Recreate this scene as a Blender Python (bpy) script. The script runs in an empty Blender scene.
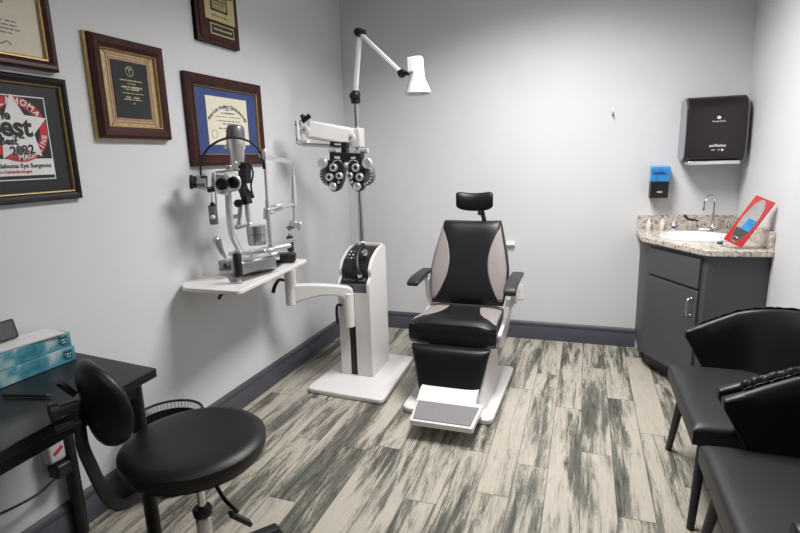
import bpy, bmesh, math, random
from math import pi, sin, cos, radians, sqrt
from mathutils import Vector, Matrix
random.seed(7)
SC = bpy.context.scene
COL = SC.collection
V = Vector

# ------------------------------------------------------------------ camera
CAM = V((0, 0, 1.45)); FPX = 525.97
YAW, PITCH, ROLL = .33951, .205086, -.02957
Fd = V((-sin(YAW)*cos(PITCH), cos(YAW)*cos(PITCH), -sin(PITCH)))
r0 = V((cos(YAW), sin(YAW), 0)); u0 = r0.cross(Fd)
Rt = cos(ROLL)*r0 + sin(ROLL)*u0; Up = -sin(ROLL)*r0 + cos(ROLL)*u0
cam = bpy.data.objects.new('camera', bpy.data.cameras.new('camera')); COL.objects.link(cam)
cam.data.sensor_width = 36; cam.data.lens = FPX/800*36; cam.data.clip_start = .02
cam.matrix_world = Matrix(((Rt.x, Up.x, -Fd.x, CAM.x), (Rt.y, Up.y, -Fd.y, CAM.y), (Rt.z, Up.z, -Fd.z, CAM.z), (0, 0, 0, 1)))
SC.camera = cam

# ------------------------------------------------------------------ world, lights, exposure
w = bpy.data.worlds.new('world'); SC.world = w; w.use_nodes = True
w.node_tree.nodes['Background'].inputs[0].default_value = (.8, .85, .9, 1)
w.node_tree.nodes['Background'].inputs[1].default_value = .3
SC.view_settings.view_transform = 'Standard'; SC.view_settings.look = 'None'
SC.view_settings.gamma = 1; SC.view_settings.use_curve_mapping = False
SC.view_settings.exposure = 0.0
CEIL = 2.80
LIGHTS = [(-.22, 2.66, .60, 1.2, 66), (-.22, .10, .60, 1.2, 2)]   # x, y, width, length, watts
for i, (lx, ly, lw, ll, pw) in enumerate(LIGHTS):
    ld = bpy.data.lights.new('troffer_light', 'AREA'); ld.shape = 'RECTANGLE'; ld.size = lw-.06; ld.size_y = ll-.06
    ld.spread = radians(145); ld.energy = pw; ld.color = (1, .985, .96)
    lo = bpy.data.objects.new('troffer_light', ld); COL.objects.link(lo); lo.location = (lx, ly, CEIL-.03)

# ------------------------------------------------------------------ helpers
def at(px, py, y):
    d = Fd*FPX + Rt*(px-400) - Up*(py-266.5)
    return CAM + d*((y-CAM.y)/d.y)
def atz(px, py, z):
    d = Fd*FPX + Rt*(px-400) - Up*(py-266.5)
    return CAM + d*((z-CAM.z)/d.z)

ORG = {}
def tag(o, label=None, cat=None, group=None, kind=None):
    if label: o['label'] = label
    if cat: o['category'] = cat
    if group: o['group'] = group
    if kind: o['kind'] = kind
    return o
def thing(name, label, cat, loc, group=None):
    o = bpy.data.objects.new(name, None); COL.objects.link(o)
    o.empty_display_size = .05; o.location = loc; ORG[o] = V(loc)
    return tag(o, label, cat, group)
def obj(name, bm, mat, parent=None, bevel=0, smooth=True, sub=0, seg=2, label=None, solid=0):
    """links the shape (given in world metres) as one mesh object"""
    org = ORG.get(parent, V((0, 0, 0))) if parent else V((0, 0, 0))
    bmesh.ops.recalc_face_normals(bm, faces=bm.faces[:])
    if org.length: bmesh.ops.translate(bm, verts=bm.verts[:], vec=-org)
    if smooth:
        for f in bm.faces: f.smooth = True
        for e in bm.edges:
            if len(e.link_faces) == 2 and e.calc_face_angle(0) > .62: e.smooth = False
    me = bpy.data.meshes.new(name); bm.to_mesh(me); bm.free()
    for m in (mat if isinstance(mat, (list, tuple)) else [mat]): me.materials.append(m)
    o = bpy.data.objects.new(name, me); COL.objects.link(o)
    if parent: o.parent = parent
    ORG[o] = org
    if solid:
        s = o.modifiers.new('solid', 'SOLIDIFY'); s.thickness = solid; s.offset = 0
    if bevel:
        b = o.modifiers.new('bevel', 'BEVEL'); b.width = bevel; b.segments = seg; b.limit_method = 'ANGLE'; b.angle_limit = radians(35)
    if sub:
        s = o.modifiers.new('sub', 'SUBSURF'); s.levels = sub; s.render_levels = sub
    if label: o['label'] = label
    return o
def place(o):
    """a single-mesh thing: move its origin to the base of its shape"""
    me = o.data
    xs = [v.co for v in me.vertices]
    c = V(((min(v.x for v in xs)+max(v.x for v in xs))/2, (min(v.y for v in xs)+max(v.y for v in xs))/2, min(v.z for v in xs)))
    me.transform(Matrix.Translation(-c)); o.location = c; ORG[o] = c
    return o
def struct(name, bm, mat, **k): return tag(obj(name, bm, mat, **k), kind='structure')

def NB(): return bmesh.new()
def box(bm, x0, x1, y0, y1, z0, z1, M=None):
    vs = [bm.verts.new(V((x, y, z)) if M is None else M @ V((x, y, z))) for x in (x0, x1) for y in (y0, y1) for z in (z0, z1)]
    for f in ((0, 1, 3, 2), (4, 6, 7, 5), (0, 4, 5, 1), (2, 3, 7, 6), (0, 2, 6, 4), (1, 5, 7, 3)): bm.faces.new([vs[i] for i in f])
    return bm
def B(*a, **k): return box(NB(), *a, **k)
def prism(bm, pts, lo, hi, axis='z', M=None):
    """pts: 2-D outline, extruded along axis"""
    def mk(p, h):
        q = {'z': V((p[0], p[1], h)), 'x': V((h, p[0], p[1])), 'y': V((p[0], h, p[1]))}[axis]
        return M @ q if M is not None else q
    a = [bm.verts.new(mk(p, lo)) for p in pts]; b = [bm.verts.new(mk(p, hi)) for p in pts]
    bm.faces.new(a); bm.faces.new(b[::-1])
    n = len(pts)
    for i in range(n): bm.faces.new((a[i], b[i], b[(i+1) % n], a[(i+1) % n]))
    return bm
def rounded(pts, r, n=5):
    out = []
    m = len(pts)
    for i in range(m):
        p, a, b = V(pts[i]), V(pts[i-1]), V(pts[(i+1) % m])
        rr = r[i] if isinstance(r, (list, tuple)) else r
        d1 = (a-p).normalized(); d2 = (b-p).normalized()
        rr = min(rr, (a-p).length*.48, (b-p).length*.48)
        s, e = p+d1*rr, p+d2*rr
        for k in range(n+1):
            t = k/n
            out.append(tuple((1-t)**2*s + 2*t*(1-t)*p + t*t*e))
    return out
def rect(x0, x1, y0, y1, r=.01, n=4): return rounded([(x0, y0), (x1, y0), (x1, y1), (x0, y1)], r, n)
def frame_of(d):
    d = d.normalized(); a = V((0, 0, 1)) if abs(d.z) < .95 else V((1, 0, 0))
    s = d.cross(a).normalized(); return s, d.cross(s).normalized()
def lathe(bm, prof, p0, d, seg=24, cap=True):
    """prof: (distance along d, radius) list"""
    p0 = V(p0); d = V(d).normalized(); s, t = frame_of(d)
    rings = []
    for h, r in prof:
        rings.append([bm.verts.new(p0 + d*h + (s*cos(2*pi*k/seg) + t*sin(2*pi*k/seg))*max(r, 1e-4)) for k in range(seg)])
    for A, C in zip(rings, rings[1:]):
        for k in range(seg): bm.faces.new((A[k], A[(k+1) % seg], C[(k+1) % seg], C[k]))
    if cap: bm.faces.new(rings[0][::-1]); bm.faces.new(rings[-1])
    return bm
def cyl(bm, a, b, r, r2=None, seg=20):
    a, b = V(a), V(b)
    return lathe(bm, [(0, r), ((b-a).length, r if r2 is None else r2)], a, b-a, seg)
def smoothpath(P, n=6):
    P = [V(p) for p in P]
    if len(P) < 3: return P
    Q = [2*P[0]-P[1]] + P + [2*P[-1]-P[-2]]; out = []
    for i in range(1, len(Q)-2):
        a, b, c, d = Q[i-1:i+3]
        for k in range(n):
            t = k/n
            out.append(.5*((2*b) + (c-a)*t + (2*a-5*b+4*c-d)*t*t + (3*b-a-3*c+d)*t**3))
    return out + [P[-1]]
def tube(bm, P, r, seg=10, n=6, flat=None):
    P = smoothpath(P, n) if n else [V(p) for p in P]
    rings = []; s = None
    for i, p in enumerate(P):
        d = (P[min(i+1, len(P)-1)] - P[max(i-1, 0)]).normalized()
        if s is None: s, t = frame_of(d)
        s = (s - d*s.dot(d)).normalized(); t = d.cross(s)
        rr = r(i/(len(P)-1)) if callable(r) else r
        fx, fy = flat if flat else (1, 1)
        rings.append([bm.verts.new(p + (s*cos(2*pi*k/seg)*fx + t*sin(2*pi*k/seg)*fy)*rr) for k in range(seg)])
    for A, C in zip(rings, rings[1:]):
        for k in range(seg): bm.faces.new((A[k], A[(k+1) % seg], C[(k+1) % seg], C[k]))
    bm.faces.new(rings[0][::-1]); bm.faces.new(rings[-1])
    return bm
def bar(bm, a, b, wd, th, upv=(0, 0, 1)):
    """rectangular bar from a to b: wd across, th along upv"""
    a, b = V(a), V(b); d = (b-a).normalized(); s = d.cross(V(upv)).normalized(); t = s.cross(d)
    M = Matrix(((d.x, s.x, t.x, a.x), (d.y, s.y, t.y, a.y), (d.z, s.z, t.z, a.z), (0, 0, 0, 1)))
    return box(bm, 0, (b-a).length, -wd/2, wd/2, -th/2, th/2, M)
def ball(bm, c, r, seg=16):
    if not isinstance(r, (tuple, list)): r = (r, r, r)
    bmesh.ops.create_uvsphere(bm, u_segments=seg, v_segments=seg//2+2, radius=1,
        matrix=Matrix.Translation(V(c)) @ Matrix.Diagonal((r[0], r[1], r[2], 1)))
    return bm
def torus(bm, c, axis, R, r, seg=24, s2=8):
    c = V(c); a = V(axis).normalized(); s, t = frame_of(a); rings = []
    for i in range(seg):
        d = s*cos(2*pi*i/seg) + t*sin(2*pi*i/seg)
        rings.append([bm.verts.new(c + d*(R + r*cos(2*pi*k/s2)) + a*r*sin(2*pi*k/s2)) for k in range(s2)])
    for i in range(seg):
        A, C = rings[i], rings[(i+1) % seg]
        for k in range(s2): bm.faces.new((A[k], A[(k+1) % s2], C[(k+1) % s2], C[k]))
    return bm
def grid(bm, fn, nu, nv, closeu=False):
    G = [[bm.verts.new(fn(i/nu, j/nv)) for j in range(nv+1)] for i in range(nu if closeu else nu+1)]
    for i in range(nu):
        for j in range(nv):
            i2 = (i+1) % len(G) if closeu else i+1
            bm.faces.new((G[i][j], G[i2][j], G[i2][j+1], G[i][j+1]))
    return G

# ------------------------------------------------------------------ materials
def mat(name, col, rough=.5, metal=0, noise=0, scale=40, bump=0, bscale=200, coat=0, emit=None, spec=None, trans=0, alpha=None):
    m = bpy.data.materials.new(name); m.use_nodes = True; N = m.node_tree; b = N.nodes['Principled BSDF']
    c = (*col, 1)
    b.inputs['Base Color'].default_value = c; b.inputs['Roughness'].default_value = rough; b.inputs['Metallic'].default_value = metal
    if coat: b.inputs['Coat Weight'].default_value = coat; b.inputs['Coat Roughness'].default_value = .15
    if spec is not None: b.inputs['Specular IOR Level'].default_value = spec
    if trans: b.inputs['Transmission Weight'].default_value = trans
    if emit: b.inputs['Emission Color'].default_value = (*emit[:3], 1); b.inputs['Emission Strength'].default_value = emit[3]
    tc = N.nodes.new('ShaderNodeTexCoord')
    if noise:
        n = N.nodes.new('ShaderNodeTexNoise'); n.inputs['Scale'].default_value = scale; n.inputs['Detail'].default_value = 4
        N.links.new(tc.outputs['Object'], n.inputs['Vector'])
        r = N.nodes.new('ShaderNodeValToRGB')
        r.color_ramp.elements[0].position = .3; r.color_ramp.elements[1].position = .7
        r.color_ramp.elements[0].color = (*[x*(1-noise) for x in col], 1); r.color_ramp.elements[1].color = (*[min(1, x*(1+noise)) for x in col], 1)
        N.links.new(n.outputs['Fac'], r.inputs['Fac']); N.links.new(r.outputs['Color'], b.inputs['Base Color'])
    if bump:
        n2 = N.nodes.new('ShaderNodeTexNoise'); n2.inputs['Scale'].default_value = bscale; n2.inputs['Detail'].default_value = 3
        N.links.new(tc.outputs['Object'], n2.inputs['Vector'])
        bp = N.nodes.new('ShaderNodeBump'); bp.inputs['Strength'].default_value = bump; bp.inputs['Distance'].default_value = .002
        N.links.new(n2.outputs['Fac'], bp.inputs['Height']); N.links.new(bp.outputs['Normal'], b.inputs['Normal'])
    return m
M_wall = mat('wall_paint', (.64, .645, .665), .75, spec=.2, noise=.02, scale=3, bump=.12, bscale=260)
M_ceil = mat('ceiling_paint', (.6, .6, .6), .8, noise=.02, bump=.1)
M_base = mat('baseboard_paint', (.068, .070, .090), .4, noise=.06, scale=8)
M_cab = mat('cabinet_paint', (.066, .067, .078), .5, noise=.05, scale=10)
M_toe = mat('toe_kick_black', (.015, .015, .018), .5, noise=.1)
M_white = mat('white_enamel', (.70, .68, .675), .32, noise=.015, scale=6, coat=.2)
M_whitep = mat('white_plastic', (.72, .72, .71), .35, noise=.01)
M_vinyl = mat('black_vinyl', (.006, .006, .008), .40, noise=.15, scale=12, bump=.25, bscale=420, spec=.35)
M_vinyl2 = mat('charcoal_vinyl', (.022, .022, .024), .45, noise=.1, scale=10, bump=.2, bscale=420, spec=.4)
M_vgray = mat('taupe_vinyl', (.27, .24, .235), .5, noise=.05, scale=14, bump=.2, bscale=400)
M_black = mat('black_plastic', (.007, .007, .008), .42, noise=.1, scale=20)
M_blackm = mat('black_metal', (.008, .008, .010), .42, noise=.1, scale=20)
M_leg = mat('chair_leg_black', (.018, .018, .028), .45, noise=.1)
M_gray = mat('grey_plastic', (.10, .10, .105), .42, noise=.05)
M_mgray = mat('mid_grey_plastic', (.22, .22, .22), .45, noise=.05)
M_steel = mat('brushed_steel', (.55, .52, .49), .28, 1, noise=.05, scale=60)
M_chrome = mat('chrome', (.75, .75, .76), .12, 1, noise=.02)
M_silver = mat('silver_paint', (.50, .50, .50), .28, .8, noise=.05, scale=30)
M_silver2 = mat('light_silver', (.74, .74, .74), .28, .7, noise=.04, scale=30)
M_dsilver = mat('dark_silver', (.16, .16, .165), .35, .5, noise=.05, scale=30)
M_lens = mat('lens_glass', (.01, .012, .02), .05, 0, noise=.1, coat=1)
M_tread = mat('grey_rubber_tread', (.21, .20, .205), .7, noise=.3, scale=160, bump=.6, bscale=300)
M_wood = mat('mahogany_frame', (.038, .006, .005), .42, noise=.35, scale=18, spec=.3)
M_wood2 = mat('walnut_frame', (.040, .012, .008), .42, noise=.3, scale=20, spec=.3)
M_gold = mat('gold_lip', (.50, .36, .15), .35, .6, noise=.15, scale=60)
M_goldp = mat('gold_leaf_mat', (.42, .32, .17), .5, .2, noise=.18, scale=50)
M_goldl = mat('pale_gold_plate', (.62, .52, .27), .35, .35, noise=.1, scale=14)
M_cream = mat('cream_paper', (.63, .57, .46), .6, noise=.03)
M_cream2 = mat('ivory_paper', (.72, .67, .55), .6, noise=.03)
M_bluem = mat('blue_mat_board', (.035, .060, .19), .7, noise=.08, scale=30)
M_plate = mat('black_engraved_plate', (.012, .014, .016), .3, noise=.1)
M_ink = mat('black_ink', (.02, .02, .02), .6, noise=.1)
M_inkg = mat('grey_ink', (.20, .18, .16), .6, noise=.1)
M_gtext = mat('gold_lettering', (.55, .48, .30), .4, noise=.05)
M_rose = mat('rose_border', (.33, .13, .12), .5, noise=.05)
M_matblk = mat('black_mat_board', (.012, .013, .016), .35, noise=.1)
M_red = mat('printed_red', (.50, .02, .025), .4, noise=.04)
M_wprint = mat('printed_white', (.72, .72, .72), .5, noise=.02)
M_frblk = mat('black_lacquer_frame', (.007, .006, .006), .4, spec=.3, noise=.1)
M_disp = mat('smoked_black_plastic', (.014, .010, .010), .28, noise=.05)
M_dispside = mat('grey_smoked_side', (.25, .25, .29), .25, noise=.05)
M_blue = mat('blue_translucent_plastic', (.03, .22, .50), .15, noise=.25, scale=28, coat=.6)
M_navy = mat('navy_print', (.02, .02, .22), .4, noise=.05)
M_wink = mat('white_ink', (.75, .75, .75), .5, noise=.02)
M_sink = mat('sink_porcelain', (.82, .82, .80), .12, noise=.01, coat=.6)
M_redf = mat('glossy_red_card', (.40, .003, .007), .45, noise=.03, spec=.25)
M_oval = mat('oval_grey', (.42, .42, .42), .1, .3, noise=.3, scale=6, coat=.5)
M_label = mat('bottle_label_white', (.78, .79, .79), .4, noise=.03)
M_teal = mat('teal_print', (.005, .10, .12), .4, noise=.05)
M_desk = mat('black_desk_laminate', (.006, .006, .007), .38, noise=.2, scale=9, bump=.1, spec=.35)
M_brass = mat('satin_nickel', (.6, .57, .5), .25, 1, noise=.04)
M_diff = mat('troffer_diffuser', (.9, .9, .9), .5, emit=(1, .98, .95, 4.0), noise=.01)
M_paper = mat('white_paper', (.62, .62, .62), .6, noise=.03)
M_clear = mat('white_plug_plastic', (.5, .5, .5), .4, noise=.05)
M_glow = mat('bulb', (.8, .8, .8), .5, noise=.01)

def mat_granite():
    m = bpy.data.materials.new('speckled_granite'); m.use_nodes = True; N = m.node_tree; L = N.links; b = N.nodes['Principled BSDF']
    tc = N.nodes.new('ShaderNodeTexCoord')
    v = N.nodes.new('ShaderNodeTexVoronoi'); v.inputs['Scale'].default_value = 75; L.new(tc.outputs['Object'], v.inputs['Vector'])
    sx = N.nodes.new('ShaderNodeSeparateColor'); L.new(v.outputs['Color'], sx.inputs[0])
    r = N.nodes.new('ShaderNodeValToRGB'); r.color_ramp.interpolation = 'CONSTANT'
    e = r.color_ramp.elements; e[0].position = 0; e[0].color = (.09, .07, .07, 1); e[1].position = .13; e[1].color = (.36, .27, .24, 1)
    for p, c in ((.28, (.52, .45, .39, 1)), (.55, (.62, .57, .50, 1)), (.82, (.47, .40, .36, 1)), (.92, (.72, .69, .64, 1))):
        q = e.new(p); q.color = c
    L.new(sx.outputs[0], r.inputs['Fac'])
    n = N.nodes.new('ShaderNodeTexNoise'); n.inputs['Scale'].default_value = 9; L.new(tc.outputs['Object'], n.inputs['Vector'])
    mx = N.nodes.new('ShaderNodeMix'); mx.data_type = 'RGBA'; mx.inputs['Factor'].default_value = .35
    r2 = N.nodes.new('ShaderNodeValToRGB'); r2.color_ramp.elements[0].color = (.42, .36, .31, 1); r2.color_ramp.elements[1].color = (.66, .62, .55, 1)
    L.new(n.outputs['Fac'], r2.inputs['Fac']); L.new(r.outputs['Color'], mx.inputs[6]); L.new(r2.outputs['Color'], mx.inputs[7])
    L.new(mx.outputs[2], b.inputs['Base Color']); b.inputs['Roughness'].default_value = .18
    return m
M_gran = mat_granite()

def mat_floor():
    m = bpy.data.materials.new('wood_look_tile'); m.use_nodes = True; N = m.node_tree; L = N.links; b = N.nodes['Principled BSDF']
    at_ = N.nodes.new('ShaderNodeAttribute'); at_.attribute_name = 'plank'
    tc = N.nodes.new('ShaderNodeTexCoord')
    off = N.nodes.new('ShaderNodeVectorMath'); off.operation = 'MULTIPLY_ADD'
    off.inputs[1].default_value = (37, 53, 29); L.new(at_.outputs['Color'], off.inputs[0]); L.new(tc.outputs['Object'], off.inputs[2])
    def noise(sx, sy, scale, detail, dist, rough=.55):
        mp = N.nodes.new('ShaderNodeMapping'); mp.inputs['Scale'].default_value = (sx, sy, 1); L.new(off.outputs[0], mp.inputs['Vector'])
        n = N.nodes.new('ShaderNodeTexNoise'); n.inputs['Scale'].default_value = scale; n.inputs['Detail'].default_value = detail
        n.inputs['Distortion'].default_value = dist; n.inputs['Roughness'].default_value = rough
        L.new(mp.outputs[0], n.inputs['Vector']); return n.outputs['Fac']
    def math_(op, a, b_, c=None):
        q = N.nodes.new('ShaderNodeMath'); q.operation = op
        for i, x in enumerate((a, b_, c)):
            if x is None: continue
            if isinstance(x, (int, float)): q.inputs[i].default_value = x
            else: L.new(x, q.inputs[i])
        return q.outputs[0]
    def ramp(x, stops):
        r = N.nodes.new('ShaderNodeValToRGB'); e = r.color_ramp.elements
        e[0].position, e[0].color = stops[0][0], (*stops[0][1], 1); e[1].position, e[1].color = stops[-1][0], (*stops[-1][1], 1)
        for p, c in stops[1:-1]:
            q = e.new(p); q.color = (*c, 1)
        L.new(x, r.inputs['Fac']); return r.outputs['Color']
    big = noise(7.0, .9, 1, 4, .7, .55)        # broad dark / light bands of each plank
    streak = noise(26, 2.0, 1, 8, 1.4, .66)   # veins
    fine = noise(150, 9, 1, 5, .5, .7)
    speck = noise(75, 34, 1, 4, 1.5, .7)
    s = math_('MULTIPLY_ADD', streak, .62, math_('MULTIPLY', big, .90))
    s = math_('MULTIPLY_ADD', fine, .14, s)
    s = math_('MULTIPLY_ADD', speck, .16, s)
    s = math_('SUBTRACT', s, .380)
    col = ramp(s, [(.36, (.075, .078, .066)), (.43, (.125, .127, .106)), (.475, (.175, .172, .145)), (.505, (.29, .272, .23)), (.545, (.41, .378, .32)), (.64, (.48, .44, .375)), (.8, (.43, .395, .335))])
    vn = noise(15, 1.3, 1, 6, 2.2, .6)
    vd = math_('ABSOLUTE', math_('SUBTRACT', vn, .5), None)
    vcol = ramp(vd, [(0.0, (.30, .31, .28)), (.012, (.55, .55, .52)), (.03, (.92, .92, .91)), (.06, (1, 1, 1))])
    gv = N.nodes.new('ShaderNodeMix'); gv.data_type = 'RGBA'; gv.blend_type = 'MULTIPLY'
    L.new(ramp(big, [(.42, (1, 1, 1)), (.60, (.15, .15, .15))]), gv.inputs['Factor'])
    L.new(col, gv.inputs[6]); L.new(vcol, gv.inputs[7]); col = gv.outputs[2]
    g = N.nodes.new('ShaderNodeMix'); g.data_type = 'RGBA'; g.blend_type = 'MULTIPLY'; g.inputs['Factor'].default_value = .8
    L.new(col, g.inputs[6]); L.new(ramp(fine, [(.3, (.80, .80, .79)), (.6, (1, 1, 1))]), g.inputs[7])
    L.new(g.outputs[2], b.inputs['Base Color']); b.inputs['Roughness'].default_value = .38
    bp = N.nodes.new('ShaderNodeBump'); bp.inputs['Strength'].default_value = .15; bp.inputs['Distance'].default_value = .002
    L.new(s, bp.inputs['Height']); L.new(bp.outputs['Normal'], b.inputs['Normal'])
    return m
M_floor = mat_floor()
M_grout = mat('tile_grout', (.13, .12, .105), .8, noise=.1)

def mat_box():
    m = bpy.data.materials.new('tissue_box_print'); m.use_nodes = True; N = m.node_tree; L = N.links; b = N.nodes['Principled BSDF']
    tc = N.nodes.new('ShaderNodeTexCoord'); n = N.nodes.new('ShaderNodeTexNoise'); n.inputs['Scale'].default_value = 11; n.inputs['Detail'].default_value = 3; n.inputs['Distortion'].default_value = .8
    L.new(tc.outputs['Object'], n.inputs['Vector'])
    r = N.nodes.new('ShaderNodeValToRGB'); e = r.color_ramp.elements
    e[0].position = .35; e[0].color = (.02, .15, .23, 1); e[1].position = .72; e[1].color = (.50, .58, .58, 1)
    q = e.new(.5); q.color = (.09, .30, .36, 1)
    L.new(n.outputs['Fac'], r.inputs['Fac']); L.new(r.outputs['Color'], b.inputs['Base Color']); b.inputs['Roughness'].default_value = .4
    return m
M_tbox = mat_box()

# ------------------------------------------------------------------ lettering
def glyphs(bm, s, size, M, bold=0, align='CENTER', ext=.0006, shear=0, spacing=1):
    c = bpy.data.curves.new('txt', 'FONT'); c.body = s; c.size = size; c.align_x = align; c.align_y = 'CENTER'; c.extrude = ext
    c.offset = bold*size; c.shear = shear; c.space_character = spacing; c.resolution_u = 3
    t = bpy.data.objects.new('txt', c); COL.objects.link(t)
    dg = bpy.context.evaluated_depsgraph_get(); dg.update()
    me = bpy.data.meshes.new_from_object(t.evaluated_get(dg)); me.transform(M)
    bm.from_mesh(me); bpy.data.meshes.remove(me); bpy.data.objects.remove(t); bpy.data.curves.remove(c)
    return bm
def face_M(o, right, up):
    r, u = V(right).normalized(), V(up).normalized(); n = r.cross(u); o = V(o)
    return Matrix(((r.x, u.x, n.x, o.x), (r.y, u.y, n.y, o.y), (r.z, u.z, n.z, o.z), (0, 0, 0, 1)))
def arc_text(bm, s, size, M, R, a0, a1, outward=True, bold=0):
    n = len(s)
    for i, ch in enumerate(s):
        if ch == ' ': continue
        a = radians(a0 + (a1-a0)*i/(n-1))
        rot = a - pi/2 if outward else a + pi/2
        glyphs(bm, ch, size, M @ Matrix.Translation((R*cos(a), R*sin(a), 0)) @ Matrix.Rotation(rot, 4, 'Z'), bold)
    return bm
def squiggle(bm, M, x0, x1, y, h, seed=0):
    """a line of writing too small to read: a row of tiny uneven strokes"""
    rn = random.Random(seed); x = x0
    while x < x1:
        wd = h*rn.uniform(.25, .7)
        if rn.random() > .16: box(bm, x, min(x+wd, x1), y-h*rn.uniform(.3, .5), y+h*rn.uniform(.25, .6), 0, .0007, M)
        x += wd + h*.18
    return bm

# ================================================================== THE ROOM
WX, EX, NY, SY = -1.90, .976, 4.113, -1.40
# floor: one mesh, each plank its own bevelled tile with its own grain offset
bm = NB(); lay = bm.loops.layers.float_color.new('plank')
PW, PL = .1443, 1.11
joints = {0: 3.616, -1: 2.964, -2: 3.424, 1: 3.161, 2: 2.777, -3: 3.154, -4: 2.364, -6: 2.569, -7: 2.273, -10: 2.237, -11: 2.676, 3: 3.45, -5: 3.02, -8: 3.33, -9: 2.86}
rn = random.Random(11)
for k in range(-14, 8):
    x0 = .0333 + k*PW; x1 = x0 + PW
    if x0 > EX or x1 < WX: continue
    j = joints.get(k, rn.uniform(2, 3.1)); y = j - PL*6
    while y < NY:
        ya, yb = max(y, SY), min(y+PL, NY)
        if yb > ya + .01:
            xa, xb = max(x0, WX), min(x1, EX)
            c = (rn.random(), rn.random(), rn.random(), 1)
            g = .0016
            vs = [bm.verts.new(p) for p in ((xa+g, ya+g, 0), (xb-g, ya+g, 0), (xb-g, yb-g, 0), (xa+g, yb-g, 0))]
            f = bm.faces.new(vs)
            for l in f.loops: l[lay] = c
        y += PL
for f in bm.faces[:]: f.material_index = 0
q = [bm.verts.new(p) for p in ((WX, SY, -.0012), (EX, SY, -.0012), (EX, NY, -.0012), (WX, NY, -.0012))]
f = bm.faces.new(q); f.material_index = 1
box(bm, WX, EX, SY, NY, -.05, -.0022)
for f in bm.faces[-6:]: f.material_index = 1
struct('floor', bm, [M_floor, M_grout], smooth=False)
struct('ceiling', B(WX-.1, EX+.1, SY-.1, NY+.1, CEIL, CEIL+.06), M_ceil, smooth=False)
struct('wall_left', B(WX-.1, WX, SY-.1, NY+.1, -.05, CEIL), M_wall, smooth=False)
struct('wall_back', B(WX, EX, NY, NY+.1, -.05, CEIL), M_wall, smooth=False)
struct('wall_right', B(EX, EX+.1, SY-.1, NY+.1, -.05, CEIL), M_wall, smooth=False)
struct('wall_front', B(WX, EX, SY-.1, SY, -.05, CEIL), M_cab, smooth=False)  # unseen wall, made dark to cut bounce light near the camera
# baseboards: stepped profile
prof = [(0, 0), (.016, 0), (.016, .098), (.0125, .104), (.0125, .112), (.016, .117), (.016, .130), (.010, .139), (.006, .1455), (0, .1455)]
struct('baseboard_left', prism(NB(), [(WX+a, z) for a, z in prof], SY, NY, axis='y'), M_base, smooth=True)
bm = NB(); prism(bm, [(NY-a, z) for a, z in prof], WX+.016, .395, axis='x'); struct('baseboard_back', bm, M_base)
bm = NB(); prism(bm, [(EX-a, z) for a, z in prof], SY, 3.20, axis='y'); struct('baseboard_right', bm, M_base)

# ceiling light panels (real lamps of the room)
for i, (lx, ly, lw, ll, pw) in enumerate(LIGHTS):
    t = thing('ceiling_light', ['recessed rectangular ceiling light panel above the examination chair', 'recessed rectangular ceiling light panel over the desk end of the room'][i], 'ceiling light', (lx, ly, CEIL-.02), 'ceiling light panels')
    bm = NB()
    for a in ((lx-lw/2-.02, lx-lw/2+.02, ly-ll/2-.02, ly+ll/2+.02), (lx+lw/2-.02, lx+lw/2+.02, ly-ll/2-.02, ly+ll/2+.02), (lx-lw/2, lx+lw/2, ly-ll/2-.02, ly-ll/2+.02), (lx-lw/2, lx+lw/2, ly+ll/2-.02, ly+ll/2+.02)):
        box(bm, *a, CEIL-.022, CEIL)
    obj('frame', bm, M_whitep, t)
    obj('diffuser', B(lx-lw/2+.02, lx+lw/2-.02, ly-ll/2+.02, ly+ll/2-.02, CEIL-.012, CEIL-.002), M_diff, t)

# ================================================================== SINK CORNER
t = thing('corner_cabinet', 'dark grey painted angled sink cabinet in the corner of the room', 'cabinet', (.75, 3.7, 0))
P0, P1 = V((.400, 3.745)), V((.660, 3.270))
body = [(.395, 4.110), (P0.x, P0.y), (P1.x, P1.y), (.974, 3.315), (.974, 4.110)]
inner = [(.415, 4.090), (P0.x+.02, P0.y+.012), (P1.x+.012, P1.y+.022), (.956, 3.335), (.956, 4.090)]
bm = NB(); lv = [[bm.verts.new((*p, z)) for p in L_] for L_, z in ((body, .10), (body, .862), (inner, .862), (inner, .12))]
for A, C in zip(lv, lv[1:]):
    for k in range(5): bm.faces.new((A[k], A[(k+1) % 5], C[(k+1) % 5], C[k]))
bm.faces.new(lv[0][::-1]); bm.faces.new(lv[-1])
obj('carcass', bm, M_cab, t, bevel=.002)
toe = [(.43, 4.110), (.445, 3.78), (.69, 3.335), (.974, 3.37), (.974, 4.110)]
obj('toe_kick', prism(NB(), toe, 0, .10), M_toe, t)
dv = (P1-P0).normalized(); nv = V((dv.y, -dv.x)); LL = (P1-P0).length
if nv.y > 0: nv = -nv
MD = Matrix(((dv.x, nv.x, 0, P0.x), (dv.y, nv.y, 0, P0.y), (0, 0, 1, 0), (0, 0, 0, 1)))
s0, s1 = .045, LL-.035
obj('drawer', box(NB(), s0, s1, 0.001, .018, .665, .835, MD), M_cab, t, bevel=.003)
d = obj('door', box(NB(), s0, s1, 0.001, .018, .115, .65, MD), M_cab, t, bevel=.003)
bm = NB(); hx = s1-.035
tube(bm, [MD @ V((hx, .018, .50)), MD @ V((hx, .045, .505)), MD @ V((hx, .05, .55)), MD @ V((hx, .045, .595)), MD @ V((hx, .018, .60))], .0048, n=5)
ball(bm, MD @ V((hx, .021, .50)), .008); ball(bm, MD @ V((hx, .021, .60)), .008)
obj('handle', bm, M_brass, d, label='nickel bow handle')
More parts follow.
